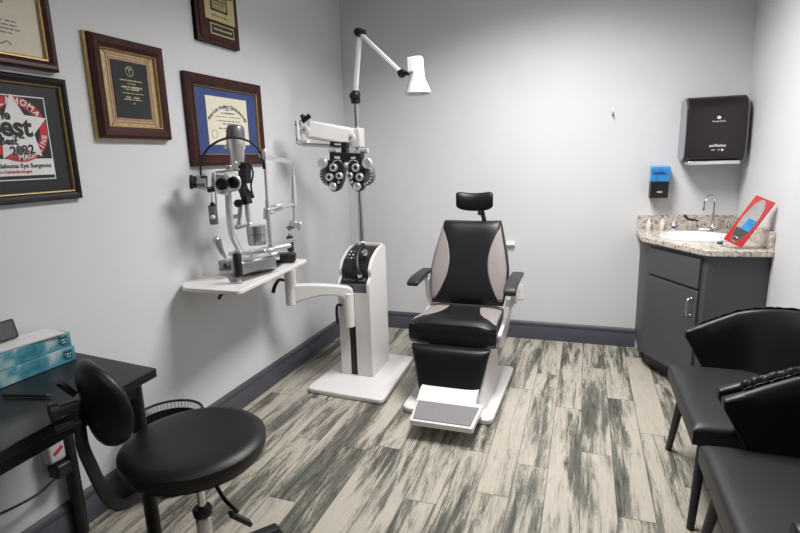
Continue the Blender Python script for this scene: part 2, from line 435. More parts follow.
# countertop
ct = [(.362, 4.112), (.362, 3.725), (.648, 3.235), (.975, 3.275), (.975, 4.112)]
t = thing('countertop', 'speckled beige granite countertop with low splash over the angled cabinet', 'countertop', (.75, 3.7, .863))
SX, SYc, SA, SB = .680, 3.715, .215, .185
ang = radians(-18)
def ell(a, b, th): 
    x, y = a*cos(th), b*sin(th)
    return (SX + x*cos(ang) - y*sin(ang), SYc + x*sin(ang) + y*cos(ang))
bm = NB()
# slab with an oval cut-out: ring of quads between outline and ellipse
outl = rounded(ct, [.004, .03, .04, .004, .004], 4)
def ray_out(th):
    c = V((SX, SYc)); d = V((cos(th), sin(th))); best = None
    for i in range(len(outl)):
        a, b_ = V(outl[i]), V(outl[(i+1) % len(outl)]); e = b_-a
        den = d.x*e.y - d.y*e.x
        if abs(den) < 1e-9: continue
        q = a-c; tt = (q.x*e.y - q.y*e.x)/den; s = (q.x*d.y - q.y*d.x)/den
        if tt > 0 and -1e-6 <= s <= 1+1e-6 and (best is None or tt < best): best = tt
    return tuple(c + d*best)
angs = sorted(set([round(2*pi*k/72, 5) for k in range(72)] + [round(math.atan2(p[1]-SYc, p[0]-SX) % (2*pi), 5) for p in outl]))
R = []
for th in angs:
    o_ = ray_out(th); 
    dl = th-ang; rr = 1/sqrt((cos(dl)/(SA-.018))**2 + (sin(dl)/(SB-.018))**2); i_ = (SX+rr*cos(th), SYc+rr*sin(th))
    R.append([bm.verts.new((*p, z)) for p, z in ((o_, .863), (o_, .900), (i_, .900), (i_, .863))])
for a, b_ in zip(R, R[1:]+R[:1]):
    for k in range(4): bm.faces.new((a[k], a[(k+1) % 4], b_[(k+1) % 4], b_[k]))
obj('worktop', bm, M_gran, t, bevel=.006, seg=3)
bm = NB(); box(bm, .365, .975, 4.092, 4.112, .9005, 1.00); obj('back_splash', bm, M_gran, t, bevel=.002)
bm = NB(); box(bm, .955, .975, 3.285, 4.091, .9005, 1.00); obj('side_splash', bm, M_gran, t, bevel=.002)
# small chamfer bracket under the counter's left end
# sink
t = thing('sink_basin', 'white oval drop-in sink set in the granite countertop', 'sink', (SX, SYc, .9))
bm = NB(); prof2 = [(0.0, 1.0, .9012), (0, .995, .909), (0, .96, .915), (0, .91, .912), (0, .87, .90), (0, .80, .85), (0, .62, .80), (0, .30, .785), (0, .08, .783)]
rings = []
for _, k, z in prof2:
    rings.append([bm.verts.new((*ell(SA*k, SB*k, 2*pi*i/48), z)) for i in range(48)])
for A, C in zip(rings, rings[1:]):
    for i in range(48): bm.faces.new((A[i], A[(i+1) % 48], C[(i+1) % 48], C[i]))
bm.faces.new(rings[-1])
obj('basin', bm, M_sink, t)
bm = NB(); lathe(bm, [(0, .02), (.003, .02), (.004, .012)], (SX, SYc, .784), (0, 0, 1)); obj('drain', bm, M_chrome, t)
# faucet
FX, FY = .815, 3.975
t = thing('gooseneck_faucet', 'chrome gooseneck faucet with wing handles behind the oval sink', 'faucet', (FX, FY, .9))
bm = NB(); tube(bm, [(FX, FY, .93), (FX, FY, 1.04), (FX, FY, 1.105), (FX-.012, FY-.010, 1.132), (FX-.036, FY-.026, 1.136), (FX-.062, FY-.043, 1.112), (FX-.068, FY-.047, 1.065)], .0095, seg=14)
cyl(bm, (FX-.068, FY-.047, 1.066), (FX-.068, FY-.047, 1.05), .0125); lathe(bm, [(0, .024), (.03, .022), (.045, .013)], (FX, FY, .9015), (0, 0, 1)); obj('spout', bm, M_chrome, t)
bm = NB(); bar(bm, (FX-.10, FY+.02, .912), (FX+.10, FY-.02, .912), .035, .02); obj('deck_bar', bm, M_chrome, t, bevel=.006)
for s, m_ in ((-1, M_black), (1, M_chrome)):
    hx, hy = FX+s*.085, FY-s*.017
    bm = NB(); lathe(bm, [(0, .02), (.02, .021), (.035, .014), (.05, .011)], (hx, hy, .92), (0, 0, 1))
    h_ = obj('handle_stem', bm, M_chrome, t)
    bm = NB()
    if s < 0: tube(bm, [(hx, hy, .972), (hx-.03, hy-.005, .978), (hx-.065, hy-.01, .985), (hx-.085, hy-.012, 1.01)], lambda k: .008+.008*k, flat=(1, .6))
    else: tube(bm, [(hx, hy, .972), (hx+.03, hy-.03, .978), (hx+.04, hy-.06, .982)], lambda k: .007+.005*k, flat=(1, .6))
    obj('wing_handle', bm, m_, h_, label='black wing handle' if s < 0 else 'chrome wing handle')
# eye-drop bottles
def dropper(p, label, cap, band=None, s=1.0):
    x, y, z = p
    t = thing('eye_drop_bottle', label, 'bottle', p, 'eye drop bottles on the counter')
    obj('body', lathe(NB(), [(0, .0145*s), (.002, .0155*s), (.040*s, .0155*s), (.046*s, .009*s)], p, (0, 0, 1), 16), M_label, t)
    obj('cap', lathe(NB(), [(.046*s, .0095*s), (.062*s, .0085*s), (.074*s, .004*s)], p, (0, 0, 1), 14), cap, t)
    if band: obj('label_band', lathe(NB(), [(.012*s, .0158*s), (.030*s, .0158*s)], p, (0, 0, 1), 16), band, t)
for px, lab, band in ((648, 'small white eye drop bottle, leftmost of those at the back of the counter', None), (661, 'small white eye drop bottle, middle of the three at the back splash', None), (672, 'smaller eye drop bottle with a dark blue band beside the sink', M_navy)):
    q = atz(px, 228.5, .9); dropper((q.x, min(q.y, 4.06), .9005), lab, M_label, band, 1.0 if band is None else .8)
dropper((.738, 3.385, .9005), 'white eye drop bottle at the front edge of the sink beside the red card', M_label, M_teal, .95)
# red card with printed oval, leaning in the corner
c1 = atz(739.5, 249, .905); dd0 = (c1-CAM).dot(Fd)
def atd(px, py, d): return CAM + (Fd*FPX + Rt*(px-400) - Up*(py-266.5))*(d/FPX)
c0, c2, c3 = atd(725, 238, dd0+.075), atd(775, 204, dd0-.075), atd(757, 194, dd0)
t = thing('oval_card', 'glossy red card with a slanted printed oval leaning beside the sink', 'mirror', c1)
rr_ = ((c1-c0)+(c2-c3)).normalized(); mid = (c0+c1+c2+c3)/4; uu = ((c3+c2)/2-(c0+c1)/2); H_ = uu.length; uu.normalize()
rr_ = (rr_-uu*rr_.dot(uu)).normalized(); W_ = ((c1-c0).length+(c2-c3).length)/2
MM = face_M(mid, rr_, uu)
obj('card', prism(NB(), rect(-W_/2, W_/2, -H_/2, H_/2, .004), -.004, .004, M=MM), M_redf, t)
def oval(a, b_, y0=-9, y1=9, n=40):
    pts = [(a*cos(2*pi*i/n), b_*sin(2*pi*i/n)) for i in range(n)]
    out = []
    for x, y in pts: out.append((x, min(max(y, y0), y1)))
    res = []
    for p in out:
        if not res or (V(p)-V(res[-1])).length > 1e-5: res.append(p)
    return res
oa, ob = W_*.37, H_*.465
obj('printed_oval', prism(NB(), oval(oa, ob), .004, .0055, M=MM), M_oval, t, label='glossy grey oval face')  # built as a print: grey oval carrying blue and black patches
def band_oval(y0, y1, sh=.97):
    pts = []
    n = 14
    for i in range(n+1):
        y = y0+(y1-y0)*i/n; pts.append((oa*sh*sqrt(max(0, 1-(y/(ob*sh))**2)), y))
    for i in range(n, -1, -1):
        y = y0+(y1-y0)*i/n; pts.append((-oa*sh*sqrt(max(0, 1-(y/(ob*sh))**2))*(.2 if y > -.35*ob else 1), y))
    return pts
obj('blue_print', prism(NB(), band_oval(-.38*ob, .12*ob), .0056, .0062, M=MM), M_blue, t, label='blue patch')
obj('black_print', prism(NB(), band_oval(-.93*ob, -.39*ob), .0056, .0062, M=MM), M_black, t, label='black patch')
bm = NB(); squiggle(bm, MM @ Matrix.Translation((0, 0, .0063)), -.012, .014, -.78*ob, .009, 3)
obj('white_marks', bm, M_wink, t)
# paper towel dispenser
t = thing('paper_towel_dispenser', 'large black paper towel dispenser mounted on the back wall above the sink', 'towel dispenser', (.78, 4.0, 1.36))
x0, x1 = .592, .948; zb, zt = 1.358, 1.772; yd = 3.885
pr = rounded([(NY-.001, zb+.03), (yd+.075, zb), (yd+.005, zb+.02), (yd, zb+.14), (yd+.02, zt-.05), (yd+.07, zt), (NY-.001, zt)], [.005, .02, .03, .05, .06, .05, .005], 6)
obj('cover', prism(NB(), pr, x0+.012, x1-.012, axis='x'), M_disp, t, bevel=.022, seg=4)
for xa, xb in ((x0, x0+.011), (x1-.011, x1)):
    pr2 = [(p[0]+.012 if p[0] < NY-.05 else p[0], (p[1]-zb)*.95+zb+.008) for p in pr]
    obj('side_panel', prism(NB(), pr2, xa, xb, axis='x'), M_dispside, t, bevel=.003, label='grey side panel')
obj('mouth', B(x0+.03, x1-.03, yd+.01, yd+.10, zb-.012, zb+.012), M_chrome, t, bevel=.004, label='silver lip of the towel slot')
bm = NB(); MW = face_M(((x0+x1)/2+.01, yd-.0006, 0), (1, 0, 0), (0, 0, 1)); 
zc = zt-.145; lathe(bm, [(0, .011), (.0015, .011)], (MW.translation.x, yd+.013, zc+.008), (0, -1, 0), 24)
obj('round_logo', bm, M_wink, t)
Mt = Matrix.Translation((0, 0, 0))
def front(x, z, dy=0): return face_M((x, yd-.0012+dy, z), (1, 0, 0), (0, 0, 1))
bm = NB(); glyphs(bm, 'Georgia-Pacific', .0125, face_M((MW.translation.x, yd+.010, zc-.014), (1, 0, 0), (0, .1, 1)), .008); obj('maker_lettering', bm, M_wink, t)
bm = NB(); glyphs(bm, 'enMotion', .024, front(MW.translation.x, zb+.105), .02, shear=.3); obj('model_lettering', bm, M_wink, t)
bm = NB(); lathe(bm, [(0, .007), (.001, .007)], (MW.translation.x+.03, yd-.0008, zb+.078), (0, -1, 0)); squiggle(bm, front(0, zb+.078), MW.translation.x-.03, MW.translation.x+.015, 0, .006, 5); obj('hand_symbol', bm, M_wink, t)
# soap dispenser
t = thing('soap_dispenser', 'small blue and black soap dispenser on the back wall', 'soap dispenser', (.49, 4.05, 1.13))
sx0, sx1, sy = .422, .543, 3.995
pr = rounded([(NY-.001, 1.125), (sy+.012, 1.120), (sy, 1.235), (NY-.001, 1.235)], [.003, .02, .003, .003]); obj('lower_housing', prism(NB(), pr, sx0+.004, sx1-.006, axis='x'), M_black, t, bevel=.006)
pr = rounded([(NY-.001, 1.236), (sy, 1.236), (sy+.012, 1.335), (NY-.001, 1.340)], [.003, .003, .02, .003]); obj('blue_cover', prism(NB(), pr, sx0, sx1, axis='x'), M_blue, t, bevel=.006, label='translucent blue cover')
bm = NB(); glyphs(bm, 'PURELL', .024, face_M(((sx0+sx1)/2, sy+.0035, 1.292), (1, 0, 0), (0, .1, 1)), .03); obj('brand_lettering', bm, M_navy, t)
bm = NB(); glyphs(bm, 'GOJO', .013, face_M(((sx0+sx1)/2, sy+.002, 1.165), (1, 0, 0), (0, -.1, 1)), .03); obj('maker_lettering', bm, M_wink, t)
# hook, outlets
q = at(613, 112, NY)
t = thing('wall_hook', 'tiny white adhesive hook high on the back wall', 'hook', (q.x, NY-.004, q.z-.03))
obj('backplate', prism(NB(), rect(q.x-.011, q.x+.011, q.z-.022, q.z+.03, .009), NY-.006, NY-.0005, axis='y'), M_whitep, t, bevel=.002)
bm = NB(); tube(bm, [(q.x, NY-.006, q.z), (q.x, NY-.012, q.z-.016), (q.x, NY-.024, q.z-.022), (q.x, NY-.03, q.z-.008)], .005); obj('prong', bm, M_mgray, t)
def outlet(x, z, label, hw=.0375, hh=.060, onx=None):
    t = thing('wall_outlet', label, 'outlet', (x, NY-.003, z-hh))
    obj('plate', prism(NB(), rect(x-hw, x+hw, z-hh, z+hh, .006), NY-.006, NY-.0005, axis='y'), M_whitep, t, bevel=.002)
    for s in (-.02, .02):
        bm = NB(); prism(bm, rect(x-.016, x+.016, z+s-.013, z+s+.013, .008), NY-.008, NY-.006, axis='y'); r_ = obj('receptacle', bm, M_whitep, t, bevel=.001)
        bm = NB()
        for dx in (-.006, .006): box(bm, x+dx-.001, x+dx+.001, NY-.0085, NY-.0078, z+s-.004, z+s+.005)
        obj('slots', bm, M_black, r_)
    obj('screw', lathe(NB(), [(0, .004), (.002, .0035)], (x, NY-.006, z), (0, -1, 0), 12), M_black, t)
outlet(-.462, .378, 'white duplex wall outlet low on the back wall beside the examination chair')
q = at(510.5, 243.5, NY)
t = thing('door_stop_bumper', 'small white plastic bracket on the back wall right of the exam chair backrest', 'wall bracket', (q.x, NY-.02, q.z-.02))
obj('plate', B(q.x-.035, q.x+.035, NY-.010, NY-.0005, q.z-.020, q.z+.020), M_whitep, t, bevel=.003)
obj('lip', B(q.x-.036, q.x+.036, NY-.030, NY-.010, q.z-.012, q.z+.002), M_whitep, t, bevel=.003)

# ================================================================== PICTURES ON THE LEFT WALL
def LW(y, z, off=0): return face_M((WX+off, y, z), (0, 1, 0), (0, 0, 1))
def moulding(name, y0, y1, z0, z1, wd, d0, d1, m, t, label=None):
    """four-sided frame: width wd, depth from d0 (wall side) to d1"""
    bm = NB(); R = []
    for a, h in ((0, d0), (0, d1*.75), (wd*.25, d1), (wd*.6, d1*.95), (wd, d1*.7), (wd, d0)):
        R.append([bm.verts.new((WX+h, y, z)) for y, z in ((y0+a, z0+a), (y1-a, z0+a), (y1-a, z1-a), (y0+a, z1-a))])
    R.append(R[0])
    for A, C in zip(R, R[1:]):
        for i in range(4): bm.faces.new((A[i], A[(i+1) % 4], C[(i+1) % 4], C[i]))
    return obj(name, bm, m, t, smooth=False, label=label)
def panel(name, y0, y1, z0, z1, d0, d1, m, t, label=None): return obj(name, B(WX+d0, WX+d1, y0, y1, z0, z1), m, t, smooth=False, label=label)

# 1 award plaque with black plate
y0, y1, z0, z1 = 1.682, 2.086, 1.558, 1.975
t = thing('framed_plaque', 'square mahogany framed award with gold mat and black engraved plate', 'plaque', (WX, 1.9, z0))
moulding('outer_gold_edge', y0, y1, z0, z1, .02, .0005, .018, M_gold, t, 'gold outer edge')
moulding('frame', y0+.008, y1-.004, z0+.004, z1-.004, .050, .002, .042, M_wood, t)
moulding('gold_lip', y0+.052, y1-.05, z0+.05, z1-.05, .008, .004, .032, M_gold, t)
panel('gold_mat', y0+.055, y1-.053, z0+.053, z1-.053, .001, .018, M_goldp, t)
bm = NB()
ya, yb, za, zb_ = y0+.088, y1-.082, z0+.070, z1-.068
for o_ in (0, .012):
    for a in ((ya+o_, yb-o_, za+o_, za+o_+.004), (ya+o_, yb-o_, zb_-o_-.004, zb_-o_), (ya+o_, ya+o_+.004, za+o_, zb_-o_), (yb-o_-.004, yb-o_, za+o_, zb_-o_)):
        box(bm, WX+.018, WX+.0195, *a)
obj('rose_border', bm, M_rose, t, smooth=False)
for y in (ya-.004, yb+.004):
    for z in (za-.006, zb_+.006): obj('corner_rosette', lathe(NB(), [(0, .006), (.002, .006), (.003, .002)], (WX+.018, y, z), (1, 0, 0), 12), M_rose, t)
panel('engraved_plate', ya+.022, yb-.022, za+.022, zb_-.022, .018, .022, M_plate, t)
yc = (ya+yb)/2; bm = NB()
torus(bm, (WX+.0228, yc-.004, zb_-.062), (1, 0, 0), .020, .0015)
bar(bm, (WX+.0228, yc-.004, zb_-.078), (WX+.0228, yc-.004, zb_-.048), .0016, .0014, (1, 0, 0))
torus(bm, (WX+.0228, yc-.004, zb_-.056), (1, 0, 0), .005, .001, 14, 5)
bar(bm, (WX+.0228, yc-.017, zb_-.052), (WX+.0228, yc+.009, zb_-.052), .002, .0014, (1, 0, 0))
obj('medical_emblem', bm, M_gtext, t)
bm = NB()
for i, (hw, dz, h) in enumerate(((.060, .100, .004), (.022, .113, .004), (.056, .128, .006), (.038, .137, .005), (.060, .153, .003), (.036, .170, .005), (.050, .179, .004), (.010, .195, .004))):
    squiggle(bm, LW(yc, zb_-dz, .022), -hw, hw, 0, h*1.4, i)
obj('engraved_lines', bm, M_gtext, t, smooth=False)

# 2 blue-matted diploma
y0, y1, z0, z1 = 2.220, 2.876, 1.434, 1.896
t = thing('framed_diploma', 'blue matted diploma in a mahogany frame behind the slit lamp', 'diploma', (WX, 2.57, z0))
moulding('frame', y0, y1, z0, z1, .052, .0005, .032, M_wood, t)
moulding('gold_lip', y0+.055, y1-.055, z0+.055, z1-.055, .006, .004, .028, M_gold, t)
panel('blue_mat', y0+.056, y1-.056, z0+.056, z1-.056, .001, .014, M_bluem, t)
a0, a1, b0, b1 = y0+.150, y1-.150, z0+.110, z1-.100
panel('certificate', a0, a1, b0, b1, .014, .016, M_cream2, t)
yc = (a0+a1)/2; bm = NB()
arc_text(bm, 'American Academy Ophthalmology', .030, LW(yc, b0-.02, .0165), .225, 136, 44, bold=.01)
obj('title_lettering', bm, M_ink, t, smooth=False)
bm = NB()
for i, (hw, dz, h) in enumerate(((.02, .065, .005), (.055, .083, .007), (.11, .103, .003), (.10, .125, .004), (.05, .14, .006), (.09, .165, .006), (.04, .178, .006), (.03, .195, .008))):
    squiggle(bm, LW(yc, b1-dz, .0162), -hw, hw, 0, h*1.3, 20+i)
obj('small_print', bm, M_inkg, t, smooth=False)
bm = NB(); torus(bm, (WX+.0165, a0+.05, b0+.055), (1, 0, 0), .022, .001); obj('seal', bm, M_inkg, t)
bm = NB(); box(bm, WX+.031, WX+.033, yc-.035, yc+.035, z0+.018, z0+.034); obj('nameplate', bm, M_goldl, t, bevel=.001)

# 3 gold plaque high up
y0, y1, z0, z1 = 2.352, 2.698, 2.064, 2.62
t = thing('award_plaque', 'dark wood plaque with pale gold plate, highest on the left wall', 'plaque', (WX, 2.54, z0))
panel('backboard', y0, y1, z0, z1, .0005, .026, M_wood2, t)
moulding('gold_edge', y0, y1, z0, z1, .014, .0006, .024, M_gold, t, 'gold bevelled edge')
obj('raised_board', B(WX+.026, WX+.032, y0+.02, y1-.02, z0+.02, z1-.02), M_wood2, t, bevel=.003)
panel('gold_plate', y0+.062, y1-.040, z0+.115, z1-.04, .032, .035, M_goldl, t)
panel('inner_panel', y0+.115, y1-.11, z0+.175, z1-.10, .035, .038, M_goldp, t)
bm = NB()
for a in ((y0+.108, y0+.114, z0+.17, z1-.10), (y0+.108, y1-.104, z0+.163, z0+.171), (y1-.11, y1-.104, z0+.17, z1-.10)): box(bm, WX+.035, WX+.0395, *a)
obj('inner_border', bm, M_ink, t, smooth=False)
bm = NB()
for i, (hw, dz, h) in enumerate(((.04, .30, .012), (.055, .27, .012), (.062, .24, .012), (.055, .215, .006), (.05, .20, .004))): squiggle(bm, LW((y0+y1)/2+.003, z0+dz, .038), -hw, hw, 0, h*1.3, 40+i)
obj('footer_line', squiggle(NB(), LW((y0+y1)/2+.01, z0+.14, .035), -.07, .07, 0, .008, 61), M_ink, t, smooth=False)
obj('plate_lettering', bm, M_ink, t, smooth=False)
bm = NB(); tube(bm, [(WX+.037, y1-.075, z0+.33), (WX+.037, y1-.09, z0+.30), (WX+.037, y1-.07, z0+.28), (WX+.037, y1-.085, z0+.245), (WX+.037, y1-.055, z0+.25)], .003, seg=6); obj('ribbon_ornament', bm, M_ink, t)
panel('name_plate_rim', y0+.095, y1-.055, z0+.045, z0+.10, .032, .034, M_goldl, t)
np_ = panel('name_plate', y0+.103, y1-.063, z0+.052, z0+.093, .034, .0355, M_plate, t)
bm = NB(); squiggle(bm, LW((y0+y1)/2+.02, z0+.072, .0355), -.075, .075, 0, .014, 71); obj('name_lettering', bm, M_gtext, np_, smooth=False)

# 4 "Best of the Best 2022"
y0, y1, z0, z1 = 1.130, 1.571, 1.328, 1.774
t = thing('framed_magazine_award', 'black framed magazine award print with red ring and white star', 'framed print', (WX, 1.32, z0))
moulding('frame', y0, y1, z0, z1, .026, .0005, .026, M_frblk, t)
moulding('gold_lip', y0+.029, y1-.029, z0+.029, z1-.029, .006, .003, .024, M_gold, t)
panel('black_mat', y0+.03, y1-.03, z0+.03, z1-.03, .001, .012, M_matblk, t)
pc = 1.358; a0, a1, b0, b1 = pc-.118, pc+.118, 1.408, 1.700
panel('print_border', a0, a1, b0, b1, .012, .0135, M_wprint, t)
panel('black_field', a0+.004, a1-.004, b0+.075, b1-.004, .0135, .0142, M_matblk, t)
cy, cz = pc, b0+.176
bm = NB(); lathe(bm, [(0, .112), (.0008, .112)], (WX+.0142, cy, cz), (1, 0, 0), 48); obj('red_ring', bm, M_red, t, smooth=False)
bm = NB(); lathe(bm, [(0, .082), (.0006, .082)], (WX+.015, cy, cz), (1, 0, 0), 48); obj('dark_disc', bm, M_matblk, t, smooth=False)
st = [((.120 if i % 2 == 0 else .060)*cos(pi/2+i*pi/5+.052), (.120 if i % 2 == 0 else .060)*sin(pi/2+i*pi/5+.052)) for i in range(10)]
obj('white_star', prism(NB(), st, 0, .0006, M=LW(cy, cz, .0156)), M_wprint, t, smooth=False)
bm = NB(); ml = LW(cy, cz, .0168)
glyphs(bm, 'the', .046, ml @ Matrix.Translation((-.048, .046, 0)) @ Matrix.Rotation(.0, 4, 'Z'), .03)
glyphs(bm, 'Best', .092, ml @ Matrix.Translation((-.030, .006, 0)), .035)
glyphs(bm, 'of the', .017, ml @ Matrix.Translation((.0, -.027, 0)), .02)
glyphs(bm, 'Best', .036, ml @ Matrix.Translation((-.038, -.042, 0)), .03)
glyphs(bm, '2022', .044, ml @ Matrix.Translation((.006, -.073, 0)) @ Matrix.Rotation(.10, 4, 'Z'), .03)
obj('award_lettering', bm, M_ink, t, smooth=False)
bm = NB(); mo = LW(cy, cz, .0160); glyphs(bm, '2022', .044, mo @ Matrix.Translation((.006, -.073, 0)) @ Matrix.Rotation(.10, 4, 'Z'), .055); obj('year_outline', bm, M_wprint, t, smooth=False)
bm = NB(); arc_text(bm, 'OKLAHOMA', .031, LW(cy, cz, .0163), .097, 150, 36, bold=.02); obj('upper_ring_lettering', bm, M_wprint, t, smooth=False)
bm = NB(); arc_text(bm, 'MAGAZINE', .0265, LW(cy, cz, .0163), .098, 268, 346, outward=False, bold=.02); obj('lower_ring_lettering', bm, M_wprint, t, smooth=False)
bm = NB(); glyphs(bm, 'Oklahoma Eye Surgeons', .0215, LW(pc, b0+.050, .0142), .015); obj('caption_lettering', bm, M_ink, t, smooth=False)
bm = NB(); glyphs(bm, 'Best Ophthalmologist', .0145, LW(pc-.035, b0+.030, .0142), .005); obj('red_caption', bm, M_red, t, smooth=False)
bm = NB(); box(bm, WX+.0135, WX+.0142, a0+.004, a1-.004, b0+.004, b0+.016); obj('bottom_rule', bm, M_matblk, t, smooth=False)

# 5 certificate, top left
y0, y1, z0, z1 =   .90, 1.547, 1.796, 2.30
t = thing('framed_certificate', 'cream certificate in a dark red wood frame, top left on the wall', 'certificate', (WX, 1.23, z0))
moulding('frame', y0, y1, z0, z1, .034, .0005, .034, M_wood, t)
moulding('gold_lip', y0+.032, y1-.032, z0+.032, z1-.032, .012, .003, .024, M_gold, t)
panel('paper', y0+.043, y1-.043, z0+.043, z1-.043, .001, .012, M_cream, t)
bm = NB()
for i, (a, b_, z, h) in enumerate(((1.12, 1.39, 2.075, .010), (1.12, 1.33, 2.045, .010), (1.10, 1.385, 2.005, .012), (1.12, 1.34, 1.970, .007), (1.10, 1.42, 1.945, .005), (1.10, 1.42, 1.932, .005), (1.10, 1.43, 1.919, .005), (1.10, 1.40, 1.906, .005), (1.10, 1.30, 1.893, .005))):
    squiggle(bm, LW(0, z, .0122), a, b_, 0, h, 80+i)
obj('text_lines', bm, M_inkg, t, smooth=False)
bm = NB()
tube(bm, [(WX+.013, 1.30, 1.872), (WX+.013, 1.315, 1.885), (WX+.013, 1.325, 1.868), (WX+.013, 1.345, 1.884), (WX+.013, 1.355, 1.866), (WX+.013, 1.375, 1.878), (WX+.013, 1.39, 1.868)], .0012, seg=5)
obj('signature', bm, M_ink, t)

# ================================================================== INSTRUMENT STAND
CX0, CX1, CY0, CY1 = -1.495, -1.272, 3.000, 3.315
t = thing('instrument_stand', 'white floor stand column with square base, black console and swing arm', 'instrument stand', (-1.38, 3.05, 0))
base = rounded([(-1.625, 2.735), (-1.09, 2.70), (-1.125, 3.43), (-1.60, 3.43)], .05, 6)
obj('base_plate', prism(NB(), base, .001, .032), M_white, t, bevel=.008, seg=3)
prof = [(CY0, .032), (CY0, .665), (CY0+.045, .700), (CY0+.030, .745), (CY0+.075, .805), (CY0+.18, .858), (CY0+.25, .872), (CY1, .872), (CY1, .032)]
profr = rounded(prof, [.001, .02, .015, .02, .03, .05, .03, .03, .001], 4)
bm = NB(); prism(bm, profr, CX1-.020, CX1, axis='x'); prism(bm, profr, CX0, CX0+.014, axis='x')
prism(bm, [(CY0+.02, .032), (CY0+.02, .60), (CY1-.005, .60), (CY1-.005, .032)], CX0+.014, CX1-.020, axis='x')
box(bm, CX0+.014, -1.428, CY0+.003, CY0+.021, .033, .60)
box(bm, -1.380, CX1-.020, CY0+.001, CY0+.021, .033, .60)
box(bm, CX0+.014, CX1-.020, CY1-.03, CY1-.005, .60, .88)
obj('column', bm, M_white, t, bevel=.005, seg=3)
obj('guide_slot', B(-1.4275, -1.3805, CY0+.010, CY0+.0195, .036, .598), M_black, t)
# console
s0, s1 = CX0+.0145, CX1-.0205
bm = NB(); prism(bm, [(CY0+.004, .60), (CY0+.004, .655), (CY0+.05, .66), (CY0+.05, .60)], s0, s1, axis='x'); obj('lower_console_panel', bm, M_gray, t, bevel=.002, label='dark grey panel')
bm = NB(); prism(bm, [(CY0+.012, .66), (CY0+.050, .695), (CY0+.038, .742), (CY0+.083, .797), (CY0+.186, .850), (CY0+.25, .864), (CY1-.031, .864), (CY1-.031, .66)], s0, s1, axis='x')
con = obj('console', bm, M_black, t, bevel=.003)
for x in (s0+.035, s0+.085, s0+.14):
    bm = NB(); torus(bm, (x, CY0+.040, .682), (0, -.3, 1), .018, .004); obj('instrument_well', bm, M_gray, con)
pa, pb = V((0, CY0+.083, .798)), V((0, CY0+.186, .851)); dp = (pb-pa)
for i in range(4):
    for j in range(3):
        if i == 3 and j == 1: continue
        x = s0+.022+i*.027 + (.02 if i == 3 else 0); p = pa+dp*(.18+.3*j)
        bm = NB(); MB = face_M((x, p.y, p.z), (1, 0, 0), dp.normalized()); box(bm, -.006, .006, -.005, .005, .0005, .004, MB)
        obj('console_button', bm, M_wink if (i+j) % 3 else M_mgray, con, bevel=.001)
bm = NB(); tube(bm, [(s0+.098, CY0+.19, .882), (s0+.095, CY0+.13, .866), (s0+.105, CY0+.065, .825), (s0+.125, CY0+.018, .765), (s0+.145, CY0+.012, .72)], lambda k: .016-.006*k)
tag(place(obj('handheld_instrument', bm, M_blackm)), 'black curved handheld scope cradled on the stand console', 'handheld scope')
bm = NB(); lathe(bm, [(0, .017), (.02, .018), (.03, .010)], (s0+.135, CY0+.035, .70), (0, -.2, 1)); lathe(bm, [(0, .016), (.01, .02), (.03, .02), (.035, .01)], (s0+.145, CY0+.10, .828), (0, -.3, 1))
obj('instrument_cradles', bm, M_chrome, con, label='chrome instrument cradles')
# swing arm, sleeve, post
arm_end = V((-1.715, 2.790, 0)); jn = V((-1.405, 2.965, 0))
bm = NB(); cyl(bm, (jn.x, jn.y, .385), (jn.x, jn.y, .610), .036, seg=28)
bmesh.ops.translate(bm, verts=bm.verts[:], vec=(0, 0, 0)); obj('arm_sleeve', bm, M_white, t, bevel=.004)
bm = NB(); cyl(bm, (arm_end.x, arm_end.y, .560), (arm_end.x, arm_end.y, .790), .036, seg=28); lathe(bm, [(0, .036), (.02, .026), (.051, .026)], (arm_end.x, arm_end.y, .790), (0, 0, 1)); obj('table_post', bm, M_white, t, bevel=.004)
A2, J2 = V((arm_end.x, arm_end.y)), V((jn.x, jn.y)); dd = J2-A2; L_ = dd.length; dd.normalize(); nn = V((-dd.y, dd.x))
MA = Matrix(((dd.x, nn.x, 0, A2.x), (dd.y, nn.y, 0, A2.y), (0, 0, 1, 0), (0, 0, 0, 1)))
top = [(0, .690)] + [(L_*k/8, .690-.035*(k/8)**2) for k in range(1, 9)] + [(L_+.03, .635), (L_+.03, .54)]
bot = [(L_-.01, .54)] + [(L_*(k/8), .573+.035*sin(pi*(k/8)**1.3)) for k in range(7, 0, -1)] + [(0, .570)]
bm = NB(); prism(bm, top+bot, -.028, .028, axis='y', M=MA); obj('swing_arm', bm, M_white, t, bevel=.01, seg=3)
bm = NB(); ax = V((arm_end.x, arm_end.y, .72)); tube(bm, [ax+V((-.03, -.02, 0)), ax+V((-.055, -.04, .005)), ax+V((-.075, -.06, -.03)), ax+V((-.085, -.07, -.07))], lambda k: .009+.004*k); obj('clamp_lever', bm, M_black, t, label='black clamp lever')
bm = NB(); q = V((jn.x-.035, jn.y-.02, .53)); tube(bm, [q, q+V((-.03, -.01, 0)), q+V((-.035, -.015, -.05)), q+V((-.032, -.015, -.12))], lambda k: .008+.003*k); obj('clamp_lever', bm, M_black, t, label='black clamp lever')
bm = NB(); box(bm, -1.415, -1.390, CY0-.004, CY0+.0008, .625, .645); obj('slot_stop', bm, M_black, t)
# pole
PX, PY = -1.418, 3.25
obj('pole', cyl(NB(), (PX, PY, .875), (PX, PY, 1.80), .0195), M_steel, t, label='brushed steel pole')
bm = NB(); lathe(bm, [(0, .032), (.015, .03), (.022, .02)], (PX, PY, .878), (0, 0, 1)); obj('pole_collar', bm, M_silver2, t)

